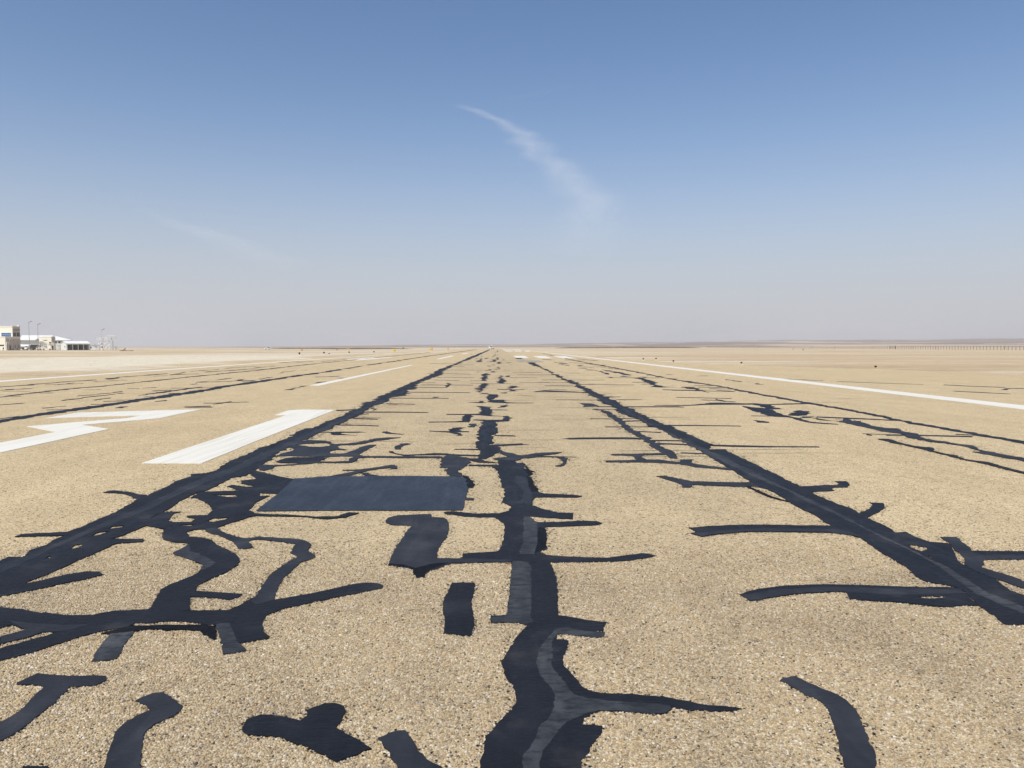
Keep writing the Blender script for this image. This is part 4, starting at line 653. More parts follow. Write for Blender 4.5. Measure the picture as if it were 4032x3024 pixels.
["crack_seal","d",None,[[-18.31,43.53],[-19.46,48.35],[-20.0,49.67],[-18.68,44.42]],[]],
["crack_seal","d",None,[[-19.8,49.91],[-19.69,55.01],[-19.9,55.58],[-19.99,50.38]],[]],
["crack_seal","d",None,[[-18.31,48.53],[-17.48,56.11],[-17.86,57.32],[-18.65,49.42]],[]],
["crack_seal","d",None,[[-18.21,28.46],[-17.79,29.66],[-17.94,29.91],[-18.4,28.76]],[]],
["crack_seal","d",None,[[-18.19,28.76],[-18.12,29.07],[-18.42,29.55],[-18.49,29.23]],[]],
["crack_seal","d",None,[[-17.88,27.94],[-16.9,27.92],[-16.99,28.07],[-17.97,28.09]],[]],
["crack_seal","d",None,[[-18.92,32.58],[-18.02,33.78],[-18.13,33.99],[-19.03,32.78]],[]],
["crack_seal","d",None,[[-18.3,32.52],[-18.69,34.39],[-18.88,34.72],[-18.47,32.81]],[]],
["crack_seal","d",None,[[-13.58,21.11],[-13.57,21.19],[-13.41,22.03],[-13.55,22.26],[-13.73,21.44],[-13.74,21.36]],[]],
["crack_seal","d",None,[[-11.81,20.13],[-11.67,20.86],[-11.76,21.03],[-11.9,20.28]],[]],
["crack_seal","d",None,[[-11.34,19.57],[-10.62,19.88],[-10.7,20.03],[-11.42,19.72]],[]],
["crack_seal","d",None,[[-12.91,22.98],[-12.96,24.83],[-12.9,26.6],[-13.03,26.87],[-13.14,25.18],[-13.08,23.28]],[]],
["crack_seal","d",None,[[-13.56,25.19],[-13.38,26.38],[-13.36,27.63],[-13.5,27.92],[-13.55,26.71],[-13.68,25.43]],[]],
["crack_seal","d",None,[[-12.1,23.11],[-12.02,24.09],[-12.19,24.42],[-12.26,23.41]],[]],
["crack_seal","d",None,[[-11.04,17.14],[-11.02,17.2],[-10.94,17.76],[-11.05,17.94],[-11.13,17.37],[-11.15,17.31]],[]],
["crack_seal","d",None,[[-11.28,21.48],[-10.71,21.3],[-10.8,21.47],[-11.37,21.65]],[]],
["crack_seal","d",None,[[-11.51,22.68],[-10.67,22.76],[-10.74,22.91],[-11.58,22.83]],[]],
["crack_seal","d",None,[[-11.37,23.17],[-10.94,23.26],[-11.01,23.41],[-11.45,23.32]],[]],
["crack_seal","d",None,[[-11.62,25.12],[-11.62,25.78],[-11.69,30.59],[-11.9,31.12],[-11.88,26.35],[-11.76,25.42]],[]],
["crack_seal","d",None,[[-14.26,29.79],[-13.7,29.61],[-13.77,29.78],[-14.34,29.96]],[]],
["crack_seal","d",None,[[-13.7,29.9],[-13.47,30.49],[-13.58,30.75],[-13.81,30.16]],[]],
["crack_seal","d",None,[[-12.37,27.9],[-12.03,28.48],[-12.16,28.79],[-12.5,28.19]],[]],
["crack_seal","d",None,[[-12.53,29.88],[-10.79,30.09],[-10.88,30.35],[-12.64,30.13]],[]],
["crack_seal","d",None,[[-12.98,32.71],[-12.89,33.21],[-13.09,33.73],[-13.19,33.21]],[]],
["crack_seal","d",None,[[-13.4,34.67],[-13.42,39.08],[-13.62,39.66],[-13.58,35.12]],[]],
["crack_seal","d",None,[[-13.27,34.72],[-11.48,36.83],[-11.6,37.21],[-13.4,35.06]],[]],
["crack_seal","d",None,[[-12.25,36.47],[-12.14,36.97],[-12.54,38.15],[-12.64,37.62]],[]],
["crack_seal","d",None,[[-9.99,22.44],[-9.78,22.89],[-9.93,23.24],[-10.11,22.73]],[]],
["crack_seal","d",None,[[-8.21,20.38],[-7.48,20.33],[-7.55,20.52],[-8.29,20.58]],[]],
["crack_seal","d",None,[[-8.24,20.46],[-7.65,20.74],[-7.74,20.99],[-8.32,20.66]],[]],
["crack_seal","d",None,[[-8.26,21.81],[-7.2,22.29],[-7.26,22.48],[-8.33,21.99]],[]],
["crack_seal","d",None,[[-7.88,21.43],[-7.7,21.91],[-7.7,22.4],[-7.83,22.77],[-7.85,22.32],[-7.96,21.65]],[]],
["crack_seal","d",None,[[-15.67,25.05],[-15.37,25.05],[-15.51,25.28],[-15.81,25.29]],[]],
["crack_seal","d",None,[[-15.8,26.86],[-15.36,26.78],[-15.52,27.05],[-15.96,27.13]],[]],
["crack_seal","d",None,[[-19.43,32.15],[-19.3,32.34],[-19.6,32.84],[-19.72,32.64]],[]],
["crack_seal","d",None,[[-18.39,35.57],[-17.83,37.27],[-17.96,37.53],[-18.51,35.8]],[]],
["crack_seal","d",None,[[-18.73,42.01],[-18.24,42.92],[-18.39,43.26],[-18.95,42.51]],[]],
["crack_seal","d",None,[[-18.65,44.34],[-17.53,45.53],[-17.75,46.12],[-18.96,45.09]],[]],
["crack_seal","d",None,[[-20.11,57.36],[-19.88,63.83],[-20.13,64.6],[-20.33,57.98]],[]],
["crack_seal","d",None,[[-11.8,35.61],[-11.23,36.02],[-11.38,36.51],[-11.92,35.97]],[]],
["crack_seal","d",None,[[-15.36,28.78],[-14.74,29.0],[-14.82,29.16],[-15.44,28.94]],[]],
["crack_seal","d",None,[[-11.01,20.75],[-10.71,20.81],[-10.8,20.97],[-11.11,20.95]],[]],
["crack_seal","d",None,[[-11.28,24.76],[-10.9,24.76],[-10.98,24.93],[-11.35,24.94]],[]],
["crack_seal","d",None,[[-11.13,26.24],[-10.83,26.46],[-11.02,26.93],[-11.29,26.63]],[]],
["crack_seal","d",None,[[-19.46,36.8],[-19.21,37.04],[-19.61,37.83],[-19.87,37.57]],[]],
["crack_seal","d",None,[[-7.82,28.48],[-7.7,28.67],[-7.53,28.66],[-7.78,29.62],[-7.87,29.3],[-7.93,28.86]],[]],
["crack_seal","d",None,[[-7.72,29.38],[-7.66,31.14],[-7.87,31.96],[-7.85,29.87]],[]],
["crack_seal","d",None,[[-7.98,33.85],[-7.71,35.18],[-7.87,35.89],[-8.08,34.28]],[]],
["crack_seal","d",None,[[-9.56,40.56],[-9.13,41.1],[-8.46,41.73],[-8.63,42.56],[-9.24,41.58],[-9.7,41.19]],[]],
["crack_seal","d",None,[[-13.16,46.44],[-13.57,51.72],[-13.77,52.48],[-13.27,46.85]],[]],
["crack_seal","d",None,[[-13.15,51.59],[-12.98,53.12],[-13.12,53.65],[-13.28,52.09]],[]],
["crack_seal","d",None,[[-8.0,39.19],[-7.8,39.33],[-7.91,39.92],[-8.06,39.48]],[]],
["crack_seal","d",None,[[-18.36,58.92],[-18.36,63.82],[-18.7,64.99],[-18.67,59.91]],[]],
["crack_seal","d",None,[[-21.67,76.93],[-21.7,86.21],[-22.06,87.62],[-21.98,78.05]],[]],
["crack_seal","d",None,[[-11.77,37.75],[-11.75,39.78],[-11.97,40.53],[-12.03,38.56]],[]],
["crack_seal","d",None,[[-20.68,79.77],[-19.93,84.14],[-20.25,85.49],[-21.0,80.98]],[]],
["crack_seal","d",None,[[-18.87,82.82],[-19.53,101.73],[-19.91,103.7],[-19.17,84.12]],[]],
["crack_seal","d",None,[[-23.27,112.49],[-23.07,142.45],[-23.71,146.35],[-23.78,114.91]],[]],
["crack_seal","d",None,[[-10.99,81.4],[-10.67,86.69],[-10.85,88.11],[-11.17,82.66]],[]],
["crack_seal","d",None,[[-9.97,20.24],[-10.07,20.71],[-9.9,20.79],[-9.77,20.2]],[]],
["painted_numeral","w","white painted numeral one with worn streaks",[[-5.21,18.05],[-5.25,19.36],[-4.95,19.61],[-4.1,19.52],[-4.08,13.04],[-4.08,13.04],[-4.052,10.546],[-4.879,10.584],[-4.91,15.69],[-4.91,15.7],[-4.92,18.04]],[]],
["painted_numeral","w","white painted numeral three left of the one",[[-7.57,19.75],[-10.17,18.83],[-10.12,17.37],[-8.29,18.0],[-8.29,17.34],[-8.95,16.37],[-9.45,15.56],[-8.28,14.53],[-8.27,12.88],[-8.27,12.3],[-10.15,12.95],[-10.2,11.45],[-7.5,10.55],[-7.5,11.67],[-7.55,15.04],[-8.49,15.83],[-7.54,17.27]],[]],
["centreline_dash","w","nearest white centreline dash",[[-7.79,32.02],[-7.64,68.73],[-7.34,67.42],[-7.33,31.82]],[]],
["centreline_dash","w",None,[[-7.92,101.49],[-8.31,142.15],[-7.54,136.65],[-7.39,100.52]],[]],
["centreline_dash","w",None,[[-8.12,177.75],[-8.13,209.21],[-7.15,197.54],[-7.34,171.99]],[]],
["touchdown_bar","w",None,[[-19.19,99.08],[-18.9,118.72],[-18.2,115.65],[-18.29,93.89]],[]],
["touchdown_bar","w",None,[[-17.48,95.53],[-17.9,102.84],[-16.96,124.16],[-16.14,120.8],[-16.06,101.64],[-16.76,91.62]],[]],
["touchdown_bar","w",None,[[-22.61,226.98],[-23.25,265.05],[-21.55,252.56],[-21.39,221.35]],[]],
["touchdown_bar","w",None,[[-20.04,234.86],[-17.58,270.27],[-16.12,259.78],[-18.55,226.9]],[]],
["touchdown_bar","w",None,[[2.91,138.01],[5.08,137.96],[4.64,109.88],[3.0,113.41]],[]],
["touchdown_bar","w",None,[[6.35,134.81],[8.47,134.76],[7.94,109.81],[6.21,109.85]],[]],
["touchdown_bar","w",None,[[9.86,134.73],[11.98,134.69],[11.09,107.75],[9.35,107.79]],[]],
["touchdown_bar","w",None,[[3.21,311.65],[5.87,311.59],[5.88,273.38],[3.43,273.43]],[]],
["touchdown_bar","w",None,[[7.13,311.57],[9.78,311.51],[9.32,273.31],[6.87,273.36]],[]],
["touchdown_bar","w",None,[[11.18,311.49],[13.14,311.45],[11.9,265.13],[10.11,265.17]],[]],
["touchdown_bar","w",None,[[3.55,466.39],[13.91,443.02],[11.94,369.59],[3.38,377.59]],[]],
["touchdown_bar","w",None,[[3.52,654.52],[5.86,654.47],[6.14,570.75],[3.58,570.8]],[]],
["asphalt_patch","g","smooth grey rectangular repair patch near the white bars",[[2.29,91.33],[5.08,91.27],[5.04,80.17],[2.38,80.22]],[]]
]

def rough_outline(pts, amp, seed):
    out = []; n = len(pts)
    for i in range(n):
        (x0, y0), (x1, y1) = pts[i], pts[(i + 1) % n]
        L = math.hypot(x1 - x0, y1 - y0)
        dist = max(2.5, min(y0, y1))
        step = 0.014 * (1 + (dist / 7.0) ** 1.3)
        m = max(1, min(60, int(L / step)))
        nx, ny = (-(y1 - y0) / L, (x1 - x0) / L) if L > 1e-6 else (0, 0)
        for j in range(m):
            t = j / m; x, y = x0 + (x1 - x0) * t, y0 + (y1 - y0) * t
            a = amp * (0.0045 + 0.00042 * dist)
            q = mnoise.noise((x / (step * 1.7), y / (step * 1.7), seed)) + 0.7 * mnoise.noise((x / (step * 5), y / (step * 5), seed + 5))
            sx = 0.0
            if dist > 7 and amp > 0.8:
                w = min(0.26, 0.014 * (dist - 7) ** 0.75) + 0.006
                sx = w * (mnoise.noise((x * 2.1, y * (9.0 / (0.6 + dist * 0.09)), seed + 9)) + 0.9 * mnoise.noise((x * 6, y * (8.0 / (1 + dist * 0.35)), seed + 3)))
            out.append((x + nx * q * a * 1.5 + sx, y + ny * q * a * 1.5))
    return out

def sheet(name, loops, z, m, label=None):
    flat = [p for lp in loops for p in lp]
    tris = tessellate_polygon([[Vector((x, y, 0)) for x, y in lp] for lp in loops])
    n = len(flat)
    vs = [(x, y, z) for x, y in flat] + [(x, y, 0.0) for x, y in flat]
    fs = []
    for a, b, c in tris:
        (ax, ay), (bx, by), (cx, cy) = flat[a], flat[b], flat[c]
        cr = (bx - ax) * (cy - ay) - (by - ay) * (cx - ax)
        if abs(cr) < 1e-12: continue
        fs.append((a, b, c) if cr > 0 else (a, c, b))
    k = 0
    for lp in loops:
        q = len(lp)
        fs += [(k + i, n + k + i, n + k + (i + 1) % q, k + (i + 1) % q) for i in range(q)]
        k += q
    me = bpy.data.meshes.new(name); me.from_pydata(vs, [], fs); me.materials.append(M[m])
    o = link(name, me, runway)
    if label: o["label"] = label
    return o

NEAR = []
for i, (nm, mt, label, pts, holes) in enumerate(MARKS):
    paint = mt in 'wg'
    amp = 0.35 if paint else (0.7 if mt == 'p' else 1.0)
    loops = [rough_outline(pts, amp, i * 0.37)] + [rough_outline(h, amp, i * 0.37 + 50) for h in holes]
    near = min(p[1] for p in pts) < 11
    z = (0.0064 if near else 0.004) if paint else (0.0068 + 0.00009 * (i % 70) if near else 0.0022 + 0.00003 * (i % 50))
    if mt == 'g': z = 0.003
    sheet(nm, loops, z, mt, label)
    if not paint and mt != 'l' and near:
        for lp in loops: NEAR += [(x, y) for x, y in lp if 2.0 < y < 26]

def tar_spatter():
    """drops of tar dragged over the stones beside the seals"""
    r = random.Random(9); vs, fs = [], []
    for x, y in NEAR:
        for _ in range(2):
            if r.random() > 0.7: continue
            k = 1 + max(0, y - 4) * 0.22
            sd = 0.013 * k
            cx, cy = x + r.gauss(0, sd) * (1 + 0.1 * y), y + r.gauss(0, sd)
            rad = r.uniform(0.002, 0.0062) * k
            n = 5; a0 = r.random() * 6.28; b = len(vs)
            z = 0.0062 + 0.0004 * r.random()
            for i in range(n):
                a = a0 + i * 6.2832 / n; q = rad * r.uniform(.6, 1.3)
                vs.append((cx + q * math.cos(a) * 1.25, cy + q * math.sin(a), z))
            fs.append(tuple(range(b, b + n)))
    me = bpy.data.meshes.new("tar_spatter"); me.from_pydata(vs, [], fs); me.materials.append(M['d'])
    o = link("tar_spatter", me, runway); o["kind"] = "stuff"
tar_spatter()

def edge_line(x0, x1, label):
    ys = []; y = 3.0
    while y < 640: ys.append(y); y += 0.25 + y * 0.02
    ys.append(640.0)
    w = lambda y, s: 0.02 * mnoise.noise((y * 1.7, s, 0))
    lp = [(x1 + w(y, 1), y) for y in ys] + [(x0 + w(y, 2), y) for y in ys[::-1]]
    sheet("edge_line", [lp], 0.004, 'w', label)
edge_line(13.5, 14.42, "continuous white edge line on the right side")
edge_line(-23.6, -22.75, "continuous white edge line on the left side")

# ------------------------------------------------------------------ loose stone chippings near the camera
def chippings():
    rs = np.random.default_rng(11)
    sp = 0.0126
    cells = []
    y = 2.3
    rows = []
    while y < 6.3:
        hw = 0.68 * y + 0.40
        n = int(2 * hw / sp)
        x = -hw + (np.arange(n) + rs.random(n)) * sp
        rows.append(np.stack([x, y + (rs.random(n) - 0.5) * sp], 1))
        y += sp * 0.86
    P = np.concatenate(rows); n = len(P)
    keep = rs.random(n) < np.clip((6.4 - P[:, 1]) / 1.5, 0, 1)
    P = P[keep]; n = len(P)
    K = 5
    ang = (np.arange(K)[None] + rs.random((n, K)) * 0.7) * (2 * np.pi / K)
    size = 0.0050 + 0.0036 * rs.random(n) ** 2
    big = rs.random(n) < 0.09; size[big] *= 1.5
    asp = 0.62 + 0.38 * rs.random(n); th = rs.random(n) * np.pi
    rad = size[:, None] * (0.8 + 0.4 * rs.random((n, K)))
    lx, ly = rad * np.cos(ang), rad * np.sin(ang) * asp[:, None]
    X = lx * np.cos(th)[:, None] - ly * np.sin(th)[:, None]
    Y = lx * np.sin(th)[:, None] + ly * np.cos(th)[:, None]
    top = 0.0012 + 0.0042 * rs.random(n)
    tx, ty = rs.normal(0, 0.16, n), rs.normal(0, 0.16, n)
    V = np.zeros((n, 2 * K, 3), np.float32)
    V[:, :K, 0] = P[:, :1] + X * 1.1; V[:, :K, 1] = P[:, 1:] + Y * 1.1; V[:, :K, 2] = -0.003
    sx, sy = X * 0.78, Y * 0.78
    V[:, K:, 0] = P[:, :1] + sx; V[:, K:, 1] = P[:, 1:] + sy
    V[:, K:, 2] = np.clip(top[:, None] + sx * tx[:, None] + sy * ty[:, None], 0.0003, 0.0058)
    base = (np.arange(n) * 2 * K)[:, None]
    i = np.arange(K); j = (i + 1) % K
    quads = np.stack([i, j, K + j, K + i], 1).ravel()
    loops = np.concatenate([base + quads[None], base + (K + i)[None]], 1).astype(np.int32).ravel()
    per = np.concatenate([np.full(K, 4), [K]]); tot = np.tile(per, n).astype(np.int32)
    start = np.concatenate([[0], np.cumsum(tot)[:-1]]).astype(np.int32)
    me = bpy.data.meshes.new("stone_chippings")
    me.vertices.add(n * 2 * K); me.vertices.foreach_set("co", V.ravel())
    me.loops.add(len(loops)); me.loops.foreach_set("vertex_index", loops)
    me.polygons.add(len(tot)); me.polygons.foreach_set("loop_start", start); me.polygons.foreach_set("loop_total", tot)
    me.update(calc_edges=True)
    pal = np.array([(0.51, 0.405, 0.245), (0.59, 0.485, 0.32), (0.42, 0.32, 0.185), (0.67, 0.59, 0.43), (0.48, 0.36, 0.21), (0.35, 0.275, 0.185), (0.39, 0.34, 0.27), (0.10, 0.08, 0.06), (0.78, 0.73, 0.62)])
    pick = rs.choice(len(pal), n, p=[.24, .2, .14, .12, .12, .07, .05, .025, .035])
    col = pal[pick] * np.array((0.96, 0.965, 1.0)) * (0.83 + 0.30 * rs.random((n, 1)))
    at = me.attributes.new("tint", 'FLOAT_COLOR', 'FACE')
    fc = np.ones((n, K + 1, 4), np.float32); fc[:, :, :3] = col[:, None]; fc[:, :K, :3] *= np.array((0.66, 0.64, 0.63))   # shade of the gaps painted into the flanks, binder tone
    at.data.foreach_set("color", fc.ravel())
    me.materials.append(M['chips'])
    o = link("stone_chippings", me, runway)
    o["kind"] = "stuff"; o["label"] = "loose-looking pale stone chippings set in the near surface"
chippings()

# ------------------------------------------------------------------ terminal with control room
def gz(x, y): return ground_height(x, y) - 0.02

def terminal():
    x, y = -221.1, 350.4
    t = thing("terminal_building", "cream airport building with a taller control room and arched front toned tan for shade at the left edge", "building", (x, y, gz(x, y)), R(70))
    t.scale = (0.793, 1, 1)
    # local x runs along the shaded arched front, local y runs back along the sunlit side
    MB().box(0, 9.2, 0, 15, 0, 5.9).build("wall", M['cream'], t)
    MB().box(-0.15, 9.35, -0.15, 15.15, 5.9, 6.25).build("parapet", M['cream'], t)
    MB().box(0.25, 9.0, -0.06, 0.0, 0.0, 5.3).build("front_shade_tone", M['tan'], t)  # shade on this front put into a darker tan skin
    MB().box(4.5, 9.15, 0.03, 9.6, 6.25, 10.7).build("control_room", M['cream'], t)
    rf = MB().box(4.3, 9.35, -0.17, 9.8, 10.7, 11.05).build("roof", M['cream'], t)
    MB().box(8.5, 9.2, 0.1, 1.0, 11.05, 11.5).build("roof_unit", M['white'], rf)
    MB().box(4.55, 9.1, -0.02, 0.03, 6.3, 10.6).build("front_shade_tone", M['tan'], t)  # same painted shade tone on the control room front
    for i in range(5):                                   # blue control-room glazing on the sunlit side
        a = 0.9 + i * 1.22
        for z0, z1 in ((6.35, 7.1), (7.2, 8.0)):
            w = MB().box(4.40, 4.46, a, a + 1.12, z0, z1).build("window", M['glass'], t)
    MB().box(4.46, 4.50, 0.7, 7.1, 6.27, 8.15).build("window_frame", M['white'], t)
    for a, b in ((4.8, 6.5), (7.0, 8.9)):
        w = MB().box(a, b, -0.12, -0.03, 6.35, 8.1).build("window", M['dglass'], t)
        MB().box(a + (b - a) / 2 - 0.04, a + (b - a) / 2 + 0.04, -0.16, -0.122, 6.35, 8.1).build("mullion", M['grey'], w)
    for z0 in (8.9, 9.4):
        MB().box(5.1, 8.9, -0.10, -0.03, z0, z0 + 0.22).build("louvre", M['dark'], t)
    MB().box(5.0, 9.0, -0.14, -0.03, 9.14, 9.34).build("ledge", M['cream'], t)
    def arch(cx, w, z0, zs, zt):
        pts = []
        n = 8
        for i in range(n + 1):
            u = i / n; pts.append((cx - w / 2 * (1 - u), zs + (zt - zs) * math.sin(u * math.pi / 2)))
        for i in range(1, n + 1):
            u = i / n; pts.append((cx + w / 2 * u, zs + (zt - zs) * math.sin((1 - u) * math.pi / 2)))
        outer = [(cx - w / 2 - .16, z0)] + [(cx + (p[0] - cx) * 1.16, zs + (p[1] - zs) * 1.14) for p in pts] + [(cx + w / 2 + .16, z0)]
        inner = [(cx + w / 2, z0)] + pts[::-1] + [(cx - w / 2, z0)]
        MB().prism(outer + inner, 'y', -0.42, -0.064).build("arch", M['cream'], t)
    arch(0.75, 0.8, 0.6, 2.8, 3.7); arch(2.7, 2.0, 0.6, 3.0, 5.0); arch(5.6, 0.9, 0.6, 2.8, 3.8); arch(7.8, 0.9, 0.6, 2.8, 3.8)
    for a in (0.5, 1.75, 3.9, 5.3, 6.0, 7.5, 8.2):
        MB().box(a, a + 0.38, -0.10, -0.064, 1.1, 2.5).build("window", M['dglass'], t)
    dr = MB().box(2.45, 3.05, -0.11, -0.064, 0.0, 2.2).build("door", M['dark'], t)
    for a in (4.3, 6.6): MB().box(a, a + 1.6, -0.9, -0.6, 0.0, 0.9).build("planter_wall", M['tan'], t)
    MB().box(-0.07, -0.002, 0.9, 4.6, 1.95, 2.6).build("window", M['dglass'], t)
    MB().box(-0.07, -0.002, 1.0, 1.7, 0.5, 1.35).build("window", M['dglass'], t)
    MB().box(-0.10, -0.003, 0.7, 4.8, 2.6, 2.75).build("sill", M['cream'], t)
terminal()
for i, (px, py) in enumerate(((-222.2, 345.5), (-221.2, 346.2), (-220.2, 347.0), (-219.1, 347.8))):
    o = thing("white_kerb_block", ("leftmost", "second from left", "third from left", "rightmost")[i] + " low white block before the cream building", "kerb block", (px, py, gz(px, py)), R(60), "white blocks before the building")
    MB().box(-0.35, 0.35, -0.25, 0.25, 0, 0.55).build("block_body", M['white'], o, bevel=0.05)
    MB().box(-0.45, 0.45, -0.32, 0.32, -0.05, 0.1).build("foot", M['concrete'], o)

def hip_hall(t, L, D, eave, ridge, wm, rm, over=0.5):
    MB().box(0, L, 0, D, 0, eave).build("wall", wm, t)
    a, b = -over, over
    vs = [(a, a, eave), (L + b, a, eave), (L + b, D + b, eave), (a, D + b, eave), (1.0, D / 2, ridge), (L - 9.0, D / 2, ridge),
          (a, a, eave - .35), (L + b, a, eave - .35), (L + b, D + b, eave - .35), (a, D + b, eave - .35)]
    fs = [(0, 1, 5, 4), (1, 2, 5), (2, 3, 4, 5), (3, 0, 4), (6, 9, 8, 7), (0, 6, 7, 1), (1, 7, 8, 2), (2, 8, 9, 3), (3, 9, 6, 0)]
    return MB().add(vs, fs).build("roof", rm, t)

def hangar():
    x, y = -268.5, 437.0
    t = thing("hangar", "long white hangar with a wide shallow white roof behind the low sheds", "hangar", (x, y, gz(x, y)), R(26))
    rf = hip_hall(t, 25.0, 22, 5.6, 8.3, M['white'], M['white'], 0.6)
    for i in range(9):
        MB().box(0.5 + i * 2.7, 2.3 + i * 2.7, -0.06, -0.004, 3.6, 4.7).build("window", M['dglass'], t)
    for i in range(3):
        d = MB().box(1.6 + i * 8.0, 6.8 + i * 8.0, -0.08, -0.004, 0, 3.1).build("door", M['offwhite'], t)
    MB().box(0.01, 24.99, -0.05, -0.004, 4.8, 5.15).build("fascia_band", M['grey'], t)
hangar()

def low_shed():
    x, y = -257.4, 421.0
    t = thing("low_shed", "low white shed with grey bands and a gabled porch between the cream buildings", "shed", (x, y, gz(x, y)), R(26))
    MB().box(0, 9.4, 0, 6, 0, 4.6).build("wall", M['white'], t)
    MB().box(-0.3, 9.7, -0.5, 6.3, 4.6, 4.85).build("roof", M['grey'], t)
    for z0 in (3.35, 1.9): MB().box(-0.02, 9.42, -0.12, -0.003, z0, z0 + 0.3).build("band", M['grey'], t)
    MB().prism([(6.4, 4.86), (7.9, 6.3), (9.4, 4.86)], 'y', -0.7, 0.4).build("porch_gable", M['grey'], t)
    for a in (0.5, 3.0, 5.4): MB().box(a, a + 1.6, -0.08, -0.003, 0.1, 1.75).build("door", M['dark'], t)
low_shed()

def annex():
    x, y = -241.0, 421.0
    t = thing("annex_building", "cream flat-roofed block with a grey gabled awning behind the boarding stairs", "building", (x, y, gz(x, y)), R(70))
    MB().box(0, 2.4, 0, 9.0, 0, 6.9).build("wall", M['cream'], t)
    MB().box(-0.12, 2.52, -0.12, 9.12, 6.9, 7.2).build("parapet", M['cream'], t)
    MB().box(0.1, 2.3, -0.06, -0.003, 0, 6.7).build("front_shade_tone", M['tan'], t)  # tan skin paints the shade of this side over the cream
    MB().box(0.7, 1.6, -0.10, -0.062, 2.6, 4.4).build("window", M['dglass'], t)
    MB().box(-0.08, -0.003, 3.0, 5.6, 5.0, 5.3).build("louvre", M['dark'], t)
    MB().prism([(3.5, 3.4), (6.0, 4.6), (8.8, 3.4)], 'x', -1.8, -0.01).build("awning", M['grey'], t)
    for q in (3.7, 8.5): MB().tube((-1.6, q, 0), (-1.6, q, 3.42), 0.09).build("post", M['lgrey'], t)
    ru = MB().box(1.2, 2.2, 0.5, 1.4, 7.2, 7.7).build("roof_unit", M['white'], t)
    MB().box(-0.08, -0.003, 0.4, 1.5, 2.6, 4.2).build("window", M['dglass'], t)
annex()

def round_hut():
    x, y = -228.2, 399.5
    t = thing("tan_hut", "small tan hut with a rounded top right of the boarding stairs", "hut", (x, y, gz(x, y)), R(20))
    pts = [(-0.9, 0), (0.9, 0), (0.9, 3.4)] + [(0.9 * math.cos(R(a)), 3.4 + 0.6 * math.sin(R(a))) for a in range(15, 180, 15)] + [(-0.9, 3.4)]
    MB().prism(pts, 'y', 0, 2.4).build("wall", M['tan'], t)
    MB().box(-0.35, 0.35, -0.05, -0.003, 0.1, 2.3).build("door", M['dark'], t)
round_hut()
def cabinet():
    x, y = -224.4, 397.3
    t = thing("white_cabinet", "narrow white cabin between tan hut and open-fronted shed", "cabin", (x, y, gz(x, y)), R(22))
    MB().box(0, 1.15, 0, 1.6, 0, 2.35).build("wall", M['white'], t)
    MB().box(-0.08, 1.25, -0.12, 1.7, 2.35, 2.5).build("roof", M['offwhite'], t)
    MB().box(0.25, 0.9, -0.04, -0.003, 0.1, 2.1).build("door", M['offwhite'], t)
cabinet()

def carport():
    x, y = -216.9, 391.9
    t = thing("open_shed", "white open-fronted shed with four shaded bays", "shed", (x, y, gz(x, y)), R(54))
    L, D, E, Rg = 11.4, 6.0, 3.35, 4.5
    gable = [(0, 0), (D, 0), (D, E), (D / 2, Rg), (0, E)]
    MB().prism(gable, 'x', 0, 0.15).build("end_wall", M['offwhite'], t)
    MB().prism(gable, 'x', L - 0.15, L).build("end_wall", M['offwhite'], t)
    MB().box(0.15, L - 0.15, D - 0.15, D, 0, E).build("back_wall", M['olive'], t)
    r = MB(); o = 0.35
    for s, (ya, yb) in enumerate(((-o, D / 2), (D + o, D / 2))):
        k = (Rg - E) / (D / 2); za = E - k * o
        r.add([(-o, ya, za + .16), (L + o, ya, za + .16), (L + o, yb, Rg + .16), (-o, yb, Rg + .16), (-o, ya, za + .02), (L + o, ya, za + .02), (L + o, yb, Rg + .02), (-o, yb, Rg + .02)],
              [(0, 1, 2, 3), (4, 7, 6, 5), (0, 4, 5, 1), (1, 5, 6, 2), (2, 6, 7, 3), (3, 7, 4, 0)])
    r.build("roof", M['white'], t)
    MB().box(0.16, L - 0.16, -0.12, 0.08, 2.85, 3.32).build("fascia", M['white'], t)
    for i in range(5):
        a = 0.2 + i * (L - 0.65) / 4
        MB().box(a, a + 0.26, -0.05, 0.22, 0, 2.85).build("column", M['white'], t)
    for i in range(3):
        a = 0.2 + (i + 1) * (L - 0.65) / 4
        MB().box(a + 0.1, a + 0.18, 0.25, D - 0.16, 0, 2.8).build("partition", M['olive'], t)
    MB().box(-0.05, -0.003, 1.3, 2.2, 1.3, 2.1).build("window", M['grey'], t)
carport()

